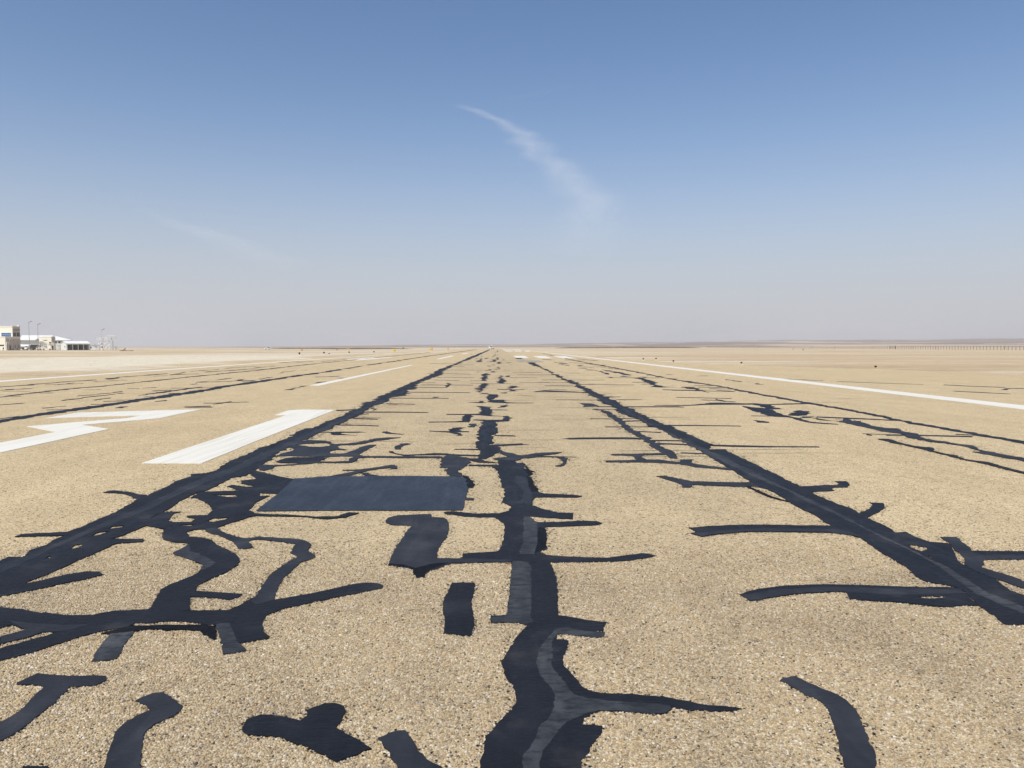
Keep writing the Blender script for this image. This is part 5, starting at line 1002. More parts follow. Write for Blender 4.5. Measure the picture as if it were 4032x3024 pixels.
def small_car(label, name, loc, rz, body, cat="car", group=None, L=4.2, H=1.55, W=1.75):
    t = thing(name, label, cat, loc, rz, group)
    s = H / 1.55
    prof = [(-L/2, .35*s), (-L/2+.1, .85*s), (-L/2+.9, .95*s), (-L/2+1.5, H), (L/2-.7, H), (L/2-.1, .95*s), (L/2, .35*s)]
    MB().prism(prof, 'y', -W/2, W/2).build("body", body, t, bevel=0.06)
    for sgn in (-1, 1):
        MB().prism([(-L/2+1.1, .98*s), (-L/2+1.6, H-.1), (L/2-.75, H-.1), (L/2-.3, .98*s)], 'y', sgn*(W/2+.004), sgn*(W/2+.02)).build("side_window", M['dglass'], t)
        for q in (-L/2+.8, L/2-.8):
            w = MB().tube((q, sgn*(W/2-.12), .33), (q, sgn*(W/2+.05), .33), .33, n=14).build("wheel", M['tyre'], t)
            MB().tube((q, sgn*(W/2+.05), .33), (q, sgn*(W/2+.07), .33), .18, n=10).build("rim", M['lgrey'], w)
        MB().box(-L/2-.02, -L/2+.06, sgn*W/2-sgn*.45 if sgn>0 else -W/2+.1, sgn*W/2-sgn*.1 if sgn>0 else -W/2+.45, .62*s, .8*s).build("headlight", M['offwhite'], t)
    MB().add([(-L/2+.93, -W/2+.1, 1.0*s), (-L/2+.93, W/2-.1, 1.0*s), (-L/2+1.42, W/2-.15, H-.04), (-L/2+1.42, -W/2+.15, H-.04)], [(0, 1, 2, 3)]).build("windscreen", M['dglass'], t)
    MB().add([(L/2-.12, -W/2+.1, 1.0*s), (L/2-.12, W/2-.1, 1.0*s), (L/2-.62, W/2-.15, H-.04), (L/2-.62, -W/2+.15, H-.04)], [(0, 3, 2, 1)]).build("rear_window", M['dglass'], t)
    return t
small_car("dark car parked inside the left bay of the open-fronted shed", "parked_car", (-219.2, 395.8, gz(-219.2, 395.8)), R(54+90), M['grey'])
small_car("white four-wheel drive standing alone on the left horizon", "parked_car", (-144.4, 487.3, gz(-144.4, 487.3)), R(25), M['white'], L=3.6, H=1.7)

def site_cabin():
    x, y = -210.0, 401.2
    t = thing("site_cabin", "small white cabin between the open-fronted shed and the steel platform", "cabin", (x, y, gz(x, y)), R(30))
    MB().box(0, 4.0, 0, 3.0, 0.12, 2.65).build("wall", M['white'], t)
    MB().box(-0.15, 4.15, -0.2, 3.2, 2.65, 2.82).build("roof", M['offwhite'], t)
    MB().box(1.9, 3.0, -0.05, -0.003, 0.15, 1.75).build("door", M['white'], t)
    MB().box(0.15, 0.6, -0.05, -0.003, 0.9, 1.7).build("window", M['dglass'], t)
    MB().box(1.8, 3.1, -0.3, -0.003, 1.85, 1.98).build("door_canopy", M['grey'], t)
    MB().box(0.1, 3.9, 0.1, 2.9, 0, 0.12).build("plinth", M['concrete'], t)
    MB().box(2.0, 2.5, 1.0, 1.6, 2.82, 3.1).build("roof_unit", M['grey'], t)
    MB().box(4.02, 5.6, 0.8, 1.0, 1.75, 2.0).build("duct", M['white'], t)
site_cabin()

def platform():
    x, y = -209.0, 406.5
    t = thing("steel_platform", "white raised steel platform with railings and a small roofed lookout", "platform", (x, y, gz(x, y)), R(28))
    W, D, Z = 9.6, 4.2, 5.05
    MB().box(-0.3, W + 0.1, -0.3, D + 0.3, Z, Z + 0.4).build("deck", M['white'], t)
    for px_, m in ((0.7, 'white'), (2.7, 'white'), (5.9, 'white'), (7.3, 'lgrey'), (8.9, 'lgrey')):
        for q in (0.1, D - 0.1):
            h = Z if px_ < 8 else 2.0
            MB().tube((px_, q, 0), (px_ if px_ < 8 else px_ - 0.45, q, h), 0.24 if m == 'white' else 0.17).build("leg", M[m], t)
    for a, b in (((2.7, 0.1, 0.2), (5.7, 0.1, 2.9)), ((5.9, 0.1, 0.2), (4.6, 0.1, 2.6)), ((3.0, 0.1, 2.9), (5.6, 0.1, 4.6)), ((0.7, 0.1, 2.4), (2.5, 0.1, 4.9))):
        MB().tube(a, b, 0.17).build("brace", M['white'], t)
    rail = lambda a, b: MB().tube(a, b, 0.075, n=6).build("rail", M['white'], t)
    for q in (-0.2, D + 0.2):
        for zz in (Z + 0.9, Z + 1.4): rail((-0.2, q, zz), (W, q, zz))
        for i in range(9): rail((-0.2 + i * W / 8, q, Z + 0.4), (-0.2 + i * W / 8, q, Z + 1.4))
    hr = MB().prism([(4.1, 7.35), (9.3, 7.35), (9.1, 7.6), (6.7, 7.85), (4.3, 7.6)], 'y', -0.2, D).build("lookout_roof", M['white'], t)
    for q in (4.4, 9.0):
        for w in (0.05, D - 0.3): MB().tube((q, w, Z + 0.4), (q, w, 7.36), 0.14).build("roof_post", M['white'], t)
    MB().box(2.6, 3.4, 1, 1.7, Z + 0.4, Z + 1.1).build("equipment_box", M['grey'], t)
    MB().box(6.4, 7.1, 0.6, 1.2, Z + 0.4, Z + 1.6).build("equipment_box", M['grey'], t)
    for a in range(5): MB().box(8.9 + a * .25, 9.4 + a * .25, 1.0, 2.0, 1.9 - a * .4, 1.98 - a * .4).build("stair_tread", M['lgrey'], t)
platform()

def light_pole(x, y, h, label, banded=False):
    t = thing("light_pole", label, "light pole", (x, y, gz(x, y)), 0, "apron light poles")
    MB().tube((0, 0, 0), (0, 0, h), 0.16, 0.08).build("pole", M['grey'] if not banded else M['lgrey'], t)
    hd = MB().box(-0.2, 1.5, -0.25, 0.25, -0.12, 0.14).build("lamp_head", M['grey'], t, (0.1, 0, h + 0.2))
    hd.rotation_euler = (0, R(-24), 0)
    MB().box(-0.4, 0.4, -0.4, 0.4, -0.1, 0.35).build("footing", M['concrete'], t)
    if banded:
        for i in range(4):
            MB().tube((0, 0, 0.36 + i * 0.8), (0, 0, 1.1 + i * 0.8), 0.42 - i * 0.05, 0.38 - i * 0.05).build("collar_band", M['white'] if i % 2 == 0 else M['red'], t)
light_pole(-226.5, 377.1, 13.3, "tallest light pole beside the cream building")
light_pole(-229.3, 389.0, 12.6, "light pole behind the boarding stairs")
light_pole(-198.9, 391.4, 10.0, "light pole with banded red and white foot before the steel platform", True)

def wheels(t, xs, r, w, z=None):
    for q in xs:
        for s in (-1, 1):
            o = MB().tube((q, s * (w / 2 - .25), r), (q, s * w / 2, r), r, n=14).build("wheel", M['tyre'], t)
            MB().tube((q, s * w / 2, r), (q, s * (w / 2 + .03), r), r * .5, n=10).build("rim", M['lgrey'], o)

def tanker():
    x, y = -238.0, 391.0
    t = thing("fuel_tanker", "small tanker lorry with a white rounded tank beside the terminal", "lorry", (x, y, gz(x, y)), R(25))
    MB().box(-1.9, 1.9, -1.0, 1.0, 0.7, 1.0).build("chassis", M['dark'], t)
    MB().tube((-1.0, 0, 1.85), (1.9, 0, 1.85), 0.82, n=20).build("tank", M['white'], t, smooth=False)
    cb = MB().prism([(-2.5, .7), (-1.15, .7), (-1.15, 2.5), (-1.9, 2.5), (-2.5, 1.7)], 'y', -1.0, 1.0).build("cab", M['offwhite'], t)
    MB().add([(-2.47, -.85, 1.75), (-2.47, .85, 1.75), (-1.95, .85, 2.42), (-1.95, -.85, 2.42)], [(0, 1, 2, 3)]).build("windscreen", M['dglass'], cb)
    wheels(t, (-1.9, 0.6, 1.4), 0.48, 2.1)
tanker()
def van():
    x, y = -234.6, 391.2
    t = thing("white_van", "white box van between the tanker and the boarding stairs", "van", (x, y, gz(x, y)), R(60))
    MB().box(-1.2, 1.8, -0.95, 0.95, 0.45, 2.4).build("box_body", M['white'], t, bevel=.05)
    cb = MB().prism([(-2.3, .45), (-1.22, .45), (-1.22, 2.1), (-1.7, 2.1), (-2.3, 1.35)], 'y', -.92, .92).build("cab", M['white'], t)
    MB().add([(-2.29, -.8, 1.4), (-2.29, .8, 1.4), (-1.74, .8, 2.05), (-1.74, -.8, 2.05)], [(0, 1, 2, 3)]).build("windscreen", M['dglass'], cb)
    wheels(t, (-1.6, 1.1), .38, 1.85)
van()
def tractor():
    x, y = -231.6, 391.0
    t = thing("fire_truck", "dark maroon and black truck half hidden behind the boarding stairs", "truck", (x, y, gz(x, y)), R(10))
    MB().box(-2.2, 1.0, -1.1, 1.1, .6, 2.35).build("rear_body", M['dark'], t, bevel=.05)
    MB().box(-2.15, .9, -1.0, 1.0, 2.36, 2.8).build("locker", M['black'], t)
    cb = MB().prism([(1.02, .6), (2.4, .6), (2.4, 1.6), (2.0, 2.5), (1.02, 2.5)], 'y', -1.1, 1.1).build("cab", M['red'], t)
    MB().box(1.2, 1.9, -1.12, -1.104, 1.6, 2.3).build("side_window", M['dglass'], cb)
    wheels(t, (-1.5, 1.7), .5, 2.2)
tractor()

def stairs_truck():
    x, y = -219.0, 376.9
    t = thing("boarding_stairs", "white passenger boarding stairs mounted on a small truck", "boarding stairs", (x, y, gz(x, y)), R(28))
    t.scale = (0.85, 0.85, 1.0)
    MB().box(-4.0, 3.6, -0.95, 0.95, 0.55, 0.85).build("chassis", M['white'], t)
    cb = MB().prism([(-4.3, .45), (-2.9, .45), (-2.9, 1.35), (-3.3, 1.75), (-4.1, 1.75), (-4.3, 1.2)], 'y', -.95, .95).build("cab", M['white'], t)
    MB().box(-4.1, -3.3, -.97, -.954, 1.2, 1.65).build("side_window", M['dglass'], cb)
    wheels(t, (-3.4, -.6, 2.4), .42, 1.95)
    ang = math.atan2(2.35, 4.9)
    for s in (-1, 1):
        MB().add([(-2.9, s*.8, .9), (2.2, s*.8, 3.0), (2.2, s*.8, 3.35), (-2.9, s*.8, 1.25), (-2.9, s*.86, .9), (2.2, s*.86, 3.0), (2.2, s*.86, 3.35), (-2.9, s*.86, 1.25)],
                 [(0,1,2,3),(4,7,6,5),(0,4,5,1),(1,5,6,2),(2,6,7,3),(3,7,4,0)]).build("stringer", M['white'], t)
        MB().tube((-2.9, s*.83, 2.05), (2.2, s*.83, 4.15), .055, n=6).build("handrail", M['white'], t)
        MB().tube((2.2, s*.83, 4.15), (4.0, s*.83, 4.15), .055, n=6).build("handrail", M['white'], t)
        for i in range(6): MB().tube((-2.7+i*.97, s*.83, 1.2+i*.4), (-2.7+i*.97, s*.83, 2.12+i*.4), .04, n=6).build("baluster", M['white'], t)
    for i in range(13):
        MB().box(-2.8+i*.39, -2.42+i*.39, -.79, .79, 1.0+i*.162, 1.05+i*.162).build("tread", M['grey'], t)
    MB().box(2.2, 4.1, -.95, .95, 2.95, 3.2).build("landing", M['white'], t)
    MB().box(3.95, 4.2, -1.0, 1.0, 2.6, 3.7).build("bumper_panel", M['white'], t)
    for s in (-.6, .6):
        MB().tube((1.0, s, .85), (2.3, s, 2.95), .11, n=8).build("strut", M['white'], t)
        MB().tube((3.3, s, .85), (3.3, s, 2.95), .13, n=8).build("strut", M['lgrey'], t)
    MB().box(-1.9, 0.4, -.9, .9, .86, 1.5).build("engine_box", M['white'], t)
stairs_truck()

# white sign board beside the open shed, small stakes
def ground_post(name, label, cat, x, y, h, r, m, group=None, cap=None):
    t = thing(name, label, cat, (x, y, gz(x, y)), 0, group)
    MB().tube((0, 0, -0.1), (0, 0, h), r, r * .85, n=10).build("post", m, t)
    MB().tube((0, 0, h), (0, 0, h + r * 1.2), r * 1.15, r * .6, n=10).build("cap", cap or m, t)
    return t
ground_post("marker_stake", "small pale stake in the gravel just outside the left edge line", "stake", -25.9, 63.4, 0.24, 0.05, M['concrete'], None, M['yellow'])
ground_post("marker_stake", "short faint stake farthest along the right verge", "stake", 17.5, 193.3, 0.5, 0.06, M['concrete'])
ground_post("marker_stake", "short faint stake nearer along the right verge", "stake", 17.7, 138.0, 0.32, 0.05, M['concrete'])

def barrel(x, y, h, r, label):
    t = thing("steel_drum", label, "drum", (x, y, gz(x, y)), 0)
    MB().tube((0, 0, 0), (0, 0, h), r, n=16).build("drum_body", M['rust'], t)
    for q in (0.02, .33, .66, .97): MB().tube((0, 0, h*q-.02), (0, 0, h*q+.02), r*1.06, n=16).build("hoop", M['grey'], t)
barrel(138.1, 343.2, 0.85, 0.16, "dark upright drum standing before the right-hand fence")
barrel(178.1, 457.7, 0.5, 0.25, "squat dark drum close to the right-hand fence")

# ------------------------------------------------------------------ runway edge lights
def edge_light(x, y, label, s=1.0, capm='maroon', pad=True, group="lights along the right verge"):
    t = thing("edge_light", label, "runway light", (x, y, gz(x, y) + 0.02), 0, group)
    if pad: MB().box(-.15*s, .15*s, -.15*s, .15*s, -0.08, .028).build("pad", M['concrete'], t, bevel=.01)
    MB().tube((0, 0, .02), (0, 0, .11*s), .018*s).build("stem", M['yellow' if s < 1.5 else 'concrete'], t)
    MB().tube((0, 0, .11*s), (0, 0, .165*s), .04*s, .058*s, n=12).build("body", M['yellow' if s < 1.5 else 'maroon'], t)
    MB().tube((0, 0, .166*s), (0, 0, .285*s), .085*s, .078*s, n=12).build("lamp_cap", M[capm], t)
edge_light(27.3, 54.7, "black-capped yellow light nearest on the right verge")
edge_light(22.0, 68.5, "black-capped yellow light second nearest on the right verge")
edge_light(17.9, 77.3, "black-capped light third nearest on the right verge, beside the edge line", 1.05)
edge_light(18.8, 90.1, "right one of the two farthest black-capped lights on the right", 1.05)
edge_light(17.3, 90.1, "left one of the two farthest black-capped lights on the right", 1.05)
L = "lights along the left verge"
edge_light(-35.5, 139.0, "leftmost dark-capped light on the left verge", 2.0, 'maroon', True, L)
edge_light(-35.1, 156.9, "dark-capped light second from the left on the left verge", 2.0, 'maroon', True, L)
edge_light(-32.6, 170.5, "dark-capped light third from the left on the left verge", 1.9, 'maroon', True, L)
edge_light(-30.3, 190.5, "rightmost dark-capped light on the left verge", 1.9, 'maroon', True, L)
def lump():
    x, y = -39.1, 180.1
    t = thing("inspection_box", "low white-topped black box on the sand between left verge lights", "box", (x, y, gz(x, y)), R(20))
    MB().box(-.2, .2, -.15, .15, 0, .2).build("box_body", M['black'], t, bevel=.02)
    MB().box(-.24, .24, -.19, .19, .2, .3).build("lid", M['white'], t, bevel=.02)
lump()

# ------------------------------------------------------------------ signs and marker boards
def board(name, label, cat, x, y, w, h, z0, m, group=None, rz=0, frame=None):
    t = thing(name, label, cat, (x, y, gz(x, y)), rz, group)
    MB().box(-w/2, w/2, -.06, .06, z0, z0 + h).build("panel", m, t, bevel=.015)
    for s in (-.35, .35): MB().tube((s*w, 0, -.1), (s*w, 0, z0), .035, n=8).build("leg", M['grey'], t)
    MB().box(-w/2-.02, w/2+.02, -.08, .08, z0 + h, z0 + h + .03).build("cap_strip", frame or m, t)
    return t
s1 = board("taxiway_sign", "small yellow sign with black arrow left of the runway, nearer one", "sign", -31.5, 236.9, .95, .55, .14, M['yellow'])
MB().prism([(-.40,.41),(-.28,.50),(-.28,.44),(-.02,.44),(-.02,.38),(-.28,.38),(-.28,.32)], 'y', -.075, -.062).build("arrow_mark", M['black'], s1)
MB().prism([(.08,.24),(.16,.24),(.16,.36),(.26,.36),(.26,.24),(.36,.24),(.36,.58),(.26,.58),(.26,.46),(.16,.46),(.16,.58),(.08,.58)], 'y', -.075, -.062).build("letter_mark", M['black'], s1)
s2 = board("taxiway_sign", "small yellow sign with black lettering left of the runway, farther one", "sign", -27.8, 323.4, .95, .6, .14, M['yellow'])
MB().prism([(-.34,.26),(-.26,.26),(-.26,.5),(-.12,.5),(-.12,.6),(-.34,.6)], 'y', -.075, -.062).build("letter_mark", M['black'], s2)
MB().prism([(.0,.26),(.08,.26),(.2,.42),(.2,.6),(.0,.6)], 'y', -.075, -.062).build("letter_mark", M['black'], s2)
g = "marker boards along the left strip"
board("marker_board", "brown square marker board, leftmost on the left strip", "marker board", -74.4, 295.0, .68, .6, .0, M['brown'], g)
board("marker_board", "brown square marker board near the middle of the left strip", "marker board", -74.5, 360.2, .7, .62, .0, M['brown'], g)
board("marker_board", "wide orange marker board on the left strip", "marker board", -89.0, 463.0, 1.7, .72, .0, M['orange'], g)
board("marker_board", "orange marker board beside the farther yellow sign", "marker board", -32.5, 388.0, .9, 1.1, .0, M['orange'], g)
board("marker_board", "orange marker board nearest to the end of the runway", "marker board", -29.1, 461.8, 1.0, .7, .0, M['orange'], g)
def dark_box():
    x, y = -72.6, 600.0
    t = thing("equipment_cabin", "tiny dark cabin on the dark rise left of the runway", "cabin", (x, y, gz(x, y)), R(10))
    MB().box(-.6, .6, -.5, .5, 0, .95).build("wall", M['dark'], t)
    MB().box(-.7, .7, -.6, .6, .95, 1.05).build("roof", M['grey'], t)
dark_box()

def far_truck():
    x, y = -3.4, 538.2
    t = thing("white_truck", "tiny white truck standing at the far end of the runway", "truck", (x, y, 0.01), R(90 + 25))
    MB().box(-1.6, 1.4, -.95, .95, .5, 1.25).build("bed", M['white'], t, bevel=.04)
    cb = MB().prism([(1.42, .5), (2.9, .5), (2.9, 1.2), (2.3, 2.05), (1.42, 2.05)], 'y', -.95, .95).build("cab", M['white'], t)
    MB().box(1.41, 1.415, -.8, .8, 1.35, 1.95).build("rear_window", M['dglass'], cb)
    MB().box(-1.62, -1.602, -.9, .9, .55, .8).build("bumper", M['dark'], t)
    bc = MB().tube((1.0, -.3, 1.25), (1.0, -.3, 2.5), .06, n=8).build("mast", M['grey'], t)
    MB().box(.7, 1.3, -.7, .1, 2.5, 2.9).build("light_board", M['white'], bc)
    wheels(t, (-.9, 2.1), .4, 1.9)
far_truck()

# ------------------------------------------------------------------ debris by the platform
def debris():
    x, y = -137.0, 287.0
    t = thing("scrap_pile", "low brown heap of broken timber on the sand right of the steel platform", "debris", (x, y, gz(x, y)), 0)
    r = random.Random(3)
    for i in range(16):
        cx, cy = r.uniform(-2.1, 2.2), r.uniform(-.5, .5); a = r.uniform(-.5, .5); l = r.uniform(.3, .8)
        b = MB().box(-l, l, -.07, .07, -.05, .07).build("timber", M['wood'], t, (cx, cy, .06 + .07 * r.random()))
        b.rotation_euler = (r.uniform(-.2, .2), r.uniform(-.25, .2), a)
    b = MB().box(-.6, .6, -.08, .08, -.08, .08).build("timber", M['wood'], t, (-.6, 0, .75)); b.rotation_euler = (0, R(-52), .3)
    b = MB().box(-.7, .7, -.08, .08, -.08, .08).build("timber", M['wood'], t, (-.9, 0, .5)); b.rotation_euler = (0, R(-18), -.2)
debris()

# ------------------------------------------------------------------ perimeter fence on the right
def fence():
    fx = lambda y: 260.0 + 0.092 * (y - 373.0)
    x0, y0 = fx(340), 340.0
    t = thing("perimeter_fence", "long dark post-and-wire fence across the desert on the right", "fence", (x0, y0, 0), 0)
    post = MB().box(-.075, .075, -.075, .075, -.3, 2.0); post.box(-.05, .05, .075, .30, 1.9, 1.99)
    pm = None; y = 340.0; k = 0; pts = []
    while y < 1240:
        x = fx(y); z = ground_height(x, y); pts.append((x, y, z))
        if not 522 < y < 531:
            if pm is None:
                o = post.build("post", M['rust'], t); pm = o.data
            else:
                o = link("post", pm, t)
            o.location = (x - x0, y - y0, z); o.rotation_euler = (rng.uniform(-.03, .03), rng.uniform(-.03, .03), rng.uniform(-.1, .1))
            o.scale = (1, 1, rng.uniform(.92, 1.06))
            k += 1
        y += 3.35
    for h in (.35, .8, 1.25, 1.7, 1.95):
        w = MB()
        for a, b in zip(pts, pts[1:]):
            w.tube((a[0]-x0, a[1]-y0, a[2]+h), (b[0]-x0, b[1]-y0, b[2]+h), .014, n=3)
        w.build("wire", M['rust'], t)
    for yy in (390, 463, 497, 560, 640, 700):
        x, z = fx(yy), ground_height(fx(yy), yy)
        for s in (-1, 1):
            MB().tube((x - x0 - .1, yy - y0 + s * 1.9, z), (x - x0 - .1, yy - y0, z + 1.8), .05, n=6).build("brace", M['rust'], t)
    gx, gy = fx(526), 526.0
    g = thing("fence_gate", "dark double gate between thick posts in the right-hand fence", "gate", (gx, gy, ground_height(gx, gy)), 0)
    for s in (-1, 1):
        MB().box(-.16, .16, s*3.6-.16, s*3.6+.16, -.2, 2.25).build("post", M['black'], g)
        for q in (.3, 1.1, 1.9): MB().box(-.03, .03, min(s*.1, s*3.4), max(s*.1, s*3.4), q, q + .08).build("rail", M['rust'], g)
        for q in (.1, 1.2, 2.3, 3.3): MB().box(-.035, .035, s*q-.05, s*q+.05, .2, 2.0).build("bar", M['rust'], g)
fence()

# ------------------------------------------------------------------ dark earth banks near the horizon
def bank(name, label, x0, x1, y, h, d, m, seed):
    n = 70; vs = []; fs = []
    base = min(ground_height(x0 + (x1 - x0) * i / n, y) for i in range(n + 1))
    for i in range(n + 1):
        u = i / n; x = x0 + (x1 - x0) * u
        k = min(1, u * 9, (1 - u) * 9); hh = h * (k ** .7) * (.8 + .25 * mnoise.noise((x / 15., seed, 0)) + .1 * mnoise.noise((x / 4., seed, 3)))
        g0 = ground_height(x, y)
        for dy, f in ((-d, -.2), (-d*.45, .75), (-.1*d, 1), (.4*d, .8), (d, -.2)):
            vs.append((x, y + dy + .6 * mnoise.noise((x / 7., dy, seed)), g0 + hh * f))
    for i in range(n):
        for j in range(4): fs.append((i*5+j, (i+1)*5+j, (i+1)*5+j+1, i*5+j+1))
    me = bpy.data.meshes.new(name); me.from_pydata(vs, [], fs); me.shade_smooth(); me.materials.append(m)
    tag(link(name, me), label, None, None, "structure")
M['bank'] = mat("dark_earth_bank", (0.13, 0.105, 0.075), 0.95, 0.1, var=0.3, vscale=0.15)
bank("earth_bank", "dark low earth bank right of the runway end", 70, 250, 930, 1.9, 9, M['bank'], 1.0)
bank("earth_bank", "long dark low bank left of the runway", -190, -75, 640, 1.0, 9, M['bank'], 2.0)
bank("earth_bank", "dark low bank on the left horizon", -128, -60, 560, .8, 6, M['bank'], 3.0)

# ------------------------------------------------------------------ fine cracks and loose stones (too many to count)
def hairline_cracks():
    r = random.Random(21); m = MB()
    def hair(x, y, l, w, a):
        n = max(3, int(l / 0.35)); top, bot = [], []
        for i in range(n + 1):
            u = i / n; xx = x + l * u; yy = y + a * l * u + 0.05 * mnoise.noise((xx * 2, y, 0)) + 0.12 * mnoise.noise((xx * .5, y, 4))
            ww = w * (0.25 + 0.75 * math.sin(math.pi * min(.97, max(.03, u)))) * (1 + .6 * mnoise.noise((xx * 5, y, 8)))
            top.append((xx, yy + ww, .0017)); bot.append((xx, yy - ww, .0017))
        k = len(top)
        m.add(bot + top, [(i, i + 1, k + i + 1, k + i) for i in range(k - 1)])
    for _ in range(150):                                   # transverse hairlines across the lanes
        y = 11 + 95 * r.random() ** 1.5
        x = r.choice((-3.3, -1.2, .2, 1.0, 2.0, 3.4)) + r.uniform(-.6, .4)
        hair(x, y, r.uniform(.5, 2.3), (.006 + .0007 * y) * r.uniform(.6, 1.3), r.uniform(-.01, .01))
    for _ in range(170):                                   # feathered scraps around the lane centre and its joints
        y = 24 + 110 * r.random() ** 1.3
        c = r.choice((-.35, .55, -3.55, 3.6)); x = c + r.gauss(0, .28)
        hair(x, y, r.uniform(.12, .5), (.012 + .0012 * y) * r.uniform(.5, 1.2), r.uniform(-.1, .1))
    for _ in range(70):                                    # long faint lines in the outer lanes
        y = 20 + 80 * r.random(); x = r.choice((-21, -17, -14, 6, 9)) + r.uniform(-1.5, 1.5)
        hair(x, y, r.uniform(.4, 1.6), (.006 + .0008 * y) * r.uniform(.6, 1.2), r.uniform(-.05, .05))
    o = m.build("hairline_cracks", M['crack'], runway); o["kind"] = "stuff"
M['crack'] = mat("crack_brown", (0.085, 0.062, 0.048), 0.9, 0.1, var=0.3, vscale=2.0)  # dark brown colour of the hairline cracks
hairline_cracks()

def loose_stones():
    r = random.Random(5); m = MB()
    oc = ((1,0,0),(-1,0,0),(0,1,0),(0,-1,0),(0,0,1),(0,0,-1)); of = ((0,2,4),(2,1,4),(1,3,4),(3,0,4),(2,0,5),(1,2,5),(3,1,5),(0,3,5))
    for _ in range(3600):
        y = 26 + 230 * r.random() ** 1.6
        if r.random() < .5: x = right_edge(y) + .2 + 26 * r.random() ** 1.7
        else: x = RW_L - .2 - 32 * r.random() ** 1.4
        s = r.uniform(.015, .04) * (1 + y / 200) * (1.7 if r.random() < .03 else 1); z = ground_height(x, y)
        m.add([(x + a * s * r.uniform(.7, 1.3), y + b * s * r.uniform(.7, 1.3), z + c * s * r.uniform(.4, .9)) for a, b, c in oc], of)
    tag(m.build("loose_stones", M['stone']), "small loose stones strewn over the sand beside the runway", None, None, "stuff")
M['stone'] = mat("desert_stone", (0.46, 0.38, 0.28), 0.9, 0.15, var=0.45, vscale=0.9)
loose_stones()

# ------------------------------------------------------------------ thin high cloud
def cloud_material():
    m = bpy.data.materials.new("thin_cirrus"); k = NT(m)
    out = k.n["Material Output"]; k.n.remove(k.n["Principled BSDF"])
    a = k.node("ShaderNodeAttribute", attribute_name="veil")
    p = k.pos()
    n1 = k.noise(k.mapv(p, (0.00050, 0.00013, 0)), 1.0, 7, 0.6)
    n2 = k.noise(k.mapv(p, (0.0011, 0.00028, 0), (4, 1, 0)), 1.0, 6, 0.6)
    d = k.math('MULTIPLY', a.outputs["Fac"], k.math('MULTIPLY', k.rng(n1, 0.25, 0.70, 0.4, 1.25), k.rng(n2, 0.25, 0.75, 0.7, 1.15)))
    n3 = k.noise(k.mapv(p, (0.0022, 0.00050, 0), (9, 2, 0)), 1.0, 8, 0.65)
    d = k.math('MULTIPLY', d, k.rng(n3, 0.28, 0.68, 0.7, 1.15))
    tr = k.node("ShaderNodeBsdfTransparent"); df = k.node("ShaderNodeBsdfTranslucent"); df.inputs[0].default_value = (0.62, 0.62, 0.62, 1)
    mx = k.node("ShaderNodeMixShader"); k.l.new(d, mx.inputs[0]); k.l.new(tr.outputs[0], mx.inputs[1]); k.l.new(df.outputs[0], mx.inputs[2])
    k.l.new(mx.outputs[0], out.inputs["Surface"])
    return m
M['cloud'] = cloud_material()
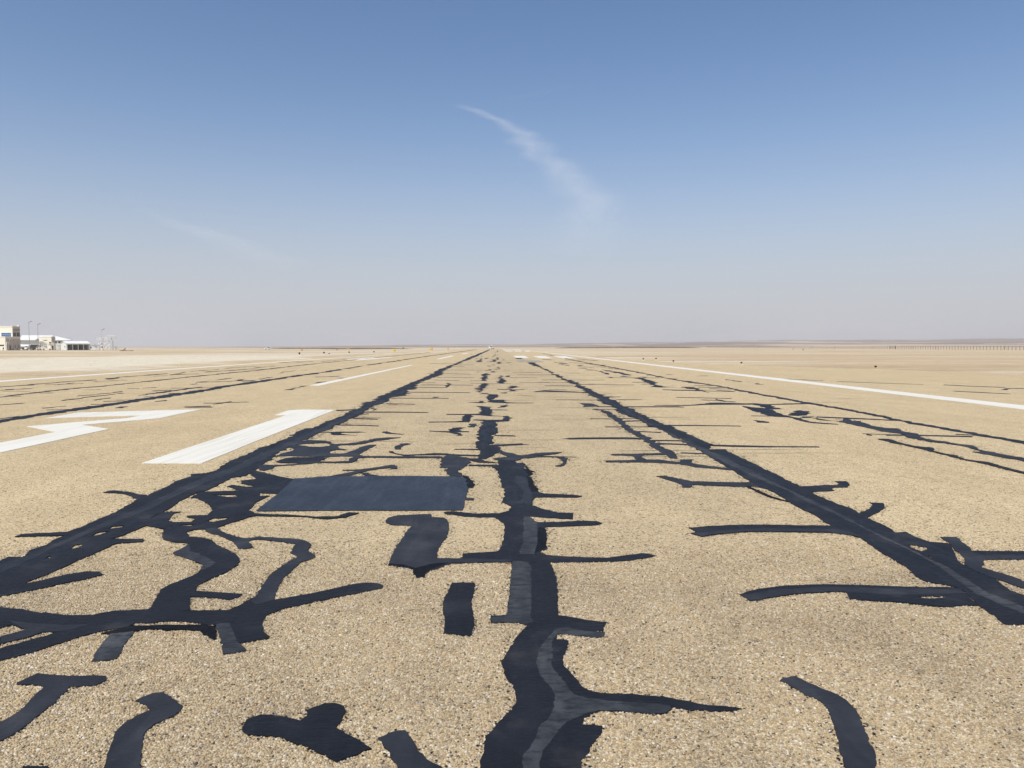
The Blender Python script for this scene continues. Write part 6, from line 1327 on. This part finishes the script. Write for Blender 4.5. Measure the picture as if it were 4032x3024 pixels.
def cloud(label, pts, z, strength):
    """pts: centre line (x, y, half width, density) in metres at height z"""
    P = []
    for (a, b) in zip(pts, pts[1:]):
        for i in range(8):
            t = i / 8; P.append([a[q] + (b[q] - a[q]) * t for q in range(4)])
    P.append(list(pts[-1])); n = len(P); A = 16
    vs, den, fs = [], [], []
    for i, (x, y, w, dn) in enumerate(P):
        q, r = P[max(0, i - 1)], P[min(n - 1, i + 1)]
        dx, dy = r[0] - q[0], r[1] - q[1]; l = math.hypot(dx, dy); nx, ny = -dy / l, dx / l
        wob = w * 0.3 * mnoise.noise((i * .16, 3.3, 1.7))
        for j in range(A + 1):
            u = 2 * j / A - 1
            vs.append((x + nx * (u * w + wob), y + ny * (u * w + wob), z + 60 * mnoise.noise((x / 900, y / 900, u))))
            den.append(dn * strength * (0.5 + 0.5 * math.cos(math.pi * u)) ** 1.2)
    for i in range(n - 1):
        for j in range(A): fs.append((i*(A+1)+j, (i+1)*(A+1)+j, (i+1)*(A+1)+j+1, i*(A+1)+j+1))
    me = bpy.data.meshes.new("cloud"); me.from_pydata(vs, [], fs); me.shade_smooth()
    at = me.attributes.new("veil", 'FLOAT', 'POINT'); at.data.foreach_set("value", den)
    me.materials.append(M['cloud'])
    tag(link("cloud", me), label, "cloud")
cloud("wispy bent white cloud streak high right of the centre", [(-1288, 22502, 102, 0.0), (-973, 22775, 206, 0.45), (-575, 23078, 284, 0.8), (-93, 23820, 347, 0.85), (465, 24751, 562, 0.85), (939, 25611, 790, 1), (1240, 26701, 998, 1), (1542, 28253, 1011, 1), (2225, 29992, 1172, 0.85), (3149, 32440, 1534, 0.75), (4126, 35333, 1903, 0.75), (5018, 38808, 2283, 0.7), (5586, 43497, 3059, 0.5), (6074, 51883, 4587, 0.22), (6496, 62439, 6139, 0)], 7000.0, 0.28)
cloud("very faint thin streak branching right from the bent cloud", [(-604, 22768, 103, 0), (131, 22359, 159, 0.3), (1121, 21893, 184, 0.3), (1837, 21140, 164, 0.3), (2584, 20531, 93, 0)], 7060.0, 0.10)
cloud("faint flat cloud streak low in the left of the sky", [(-18040, 39273, 380, 0), (-18375, 43289, 1050, 0.7), (-17982, 45805, 1780, 1), (-17820, 49411, 2403, 0.9), (-17722, 54997, 3035, 0.8), (-17547, 61158, 3380, 0.6), (-17670, 71161, 3707, 0)], 7000.0, 0.13)


# ------------------------------------------------------------------ desert haze
def haze():
    m = bpy.data.materials.new("haze"); k = NT(m); k.n.remove(k.n["Principled BSDF"])
    v = k.node("ShaderNodeVolumePrincipled")
    v.inputs["Color"].default_value = (0.90, 0.915, 0.945, 1)
    v.inputs["Density"].default_value = 0.00018
    v.inputs["Anisotropy"].default_value = 0.2
    k.l.new(v.outputs[0], k.n["Material Output"].inputs["Volume"])
    o = MB().box(-8300, 8300, -8300, 8300, -1.5, 100).build("haze", m)
    tag(o, None, None, None, "stuff")
haze()
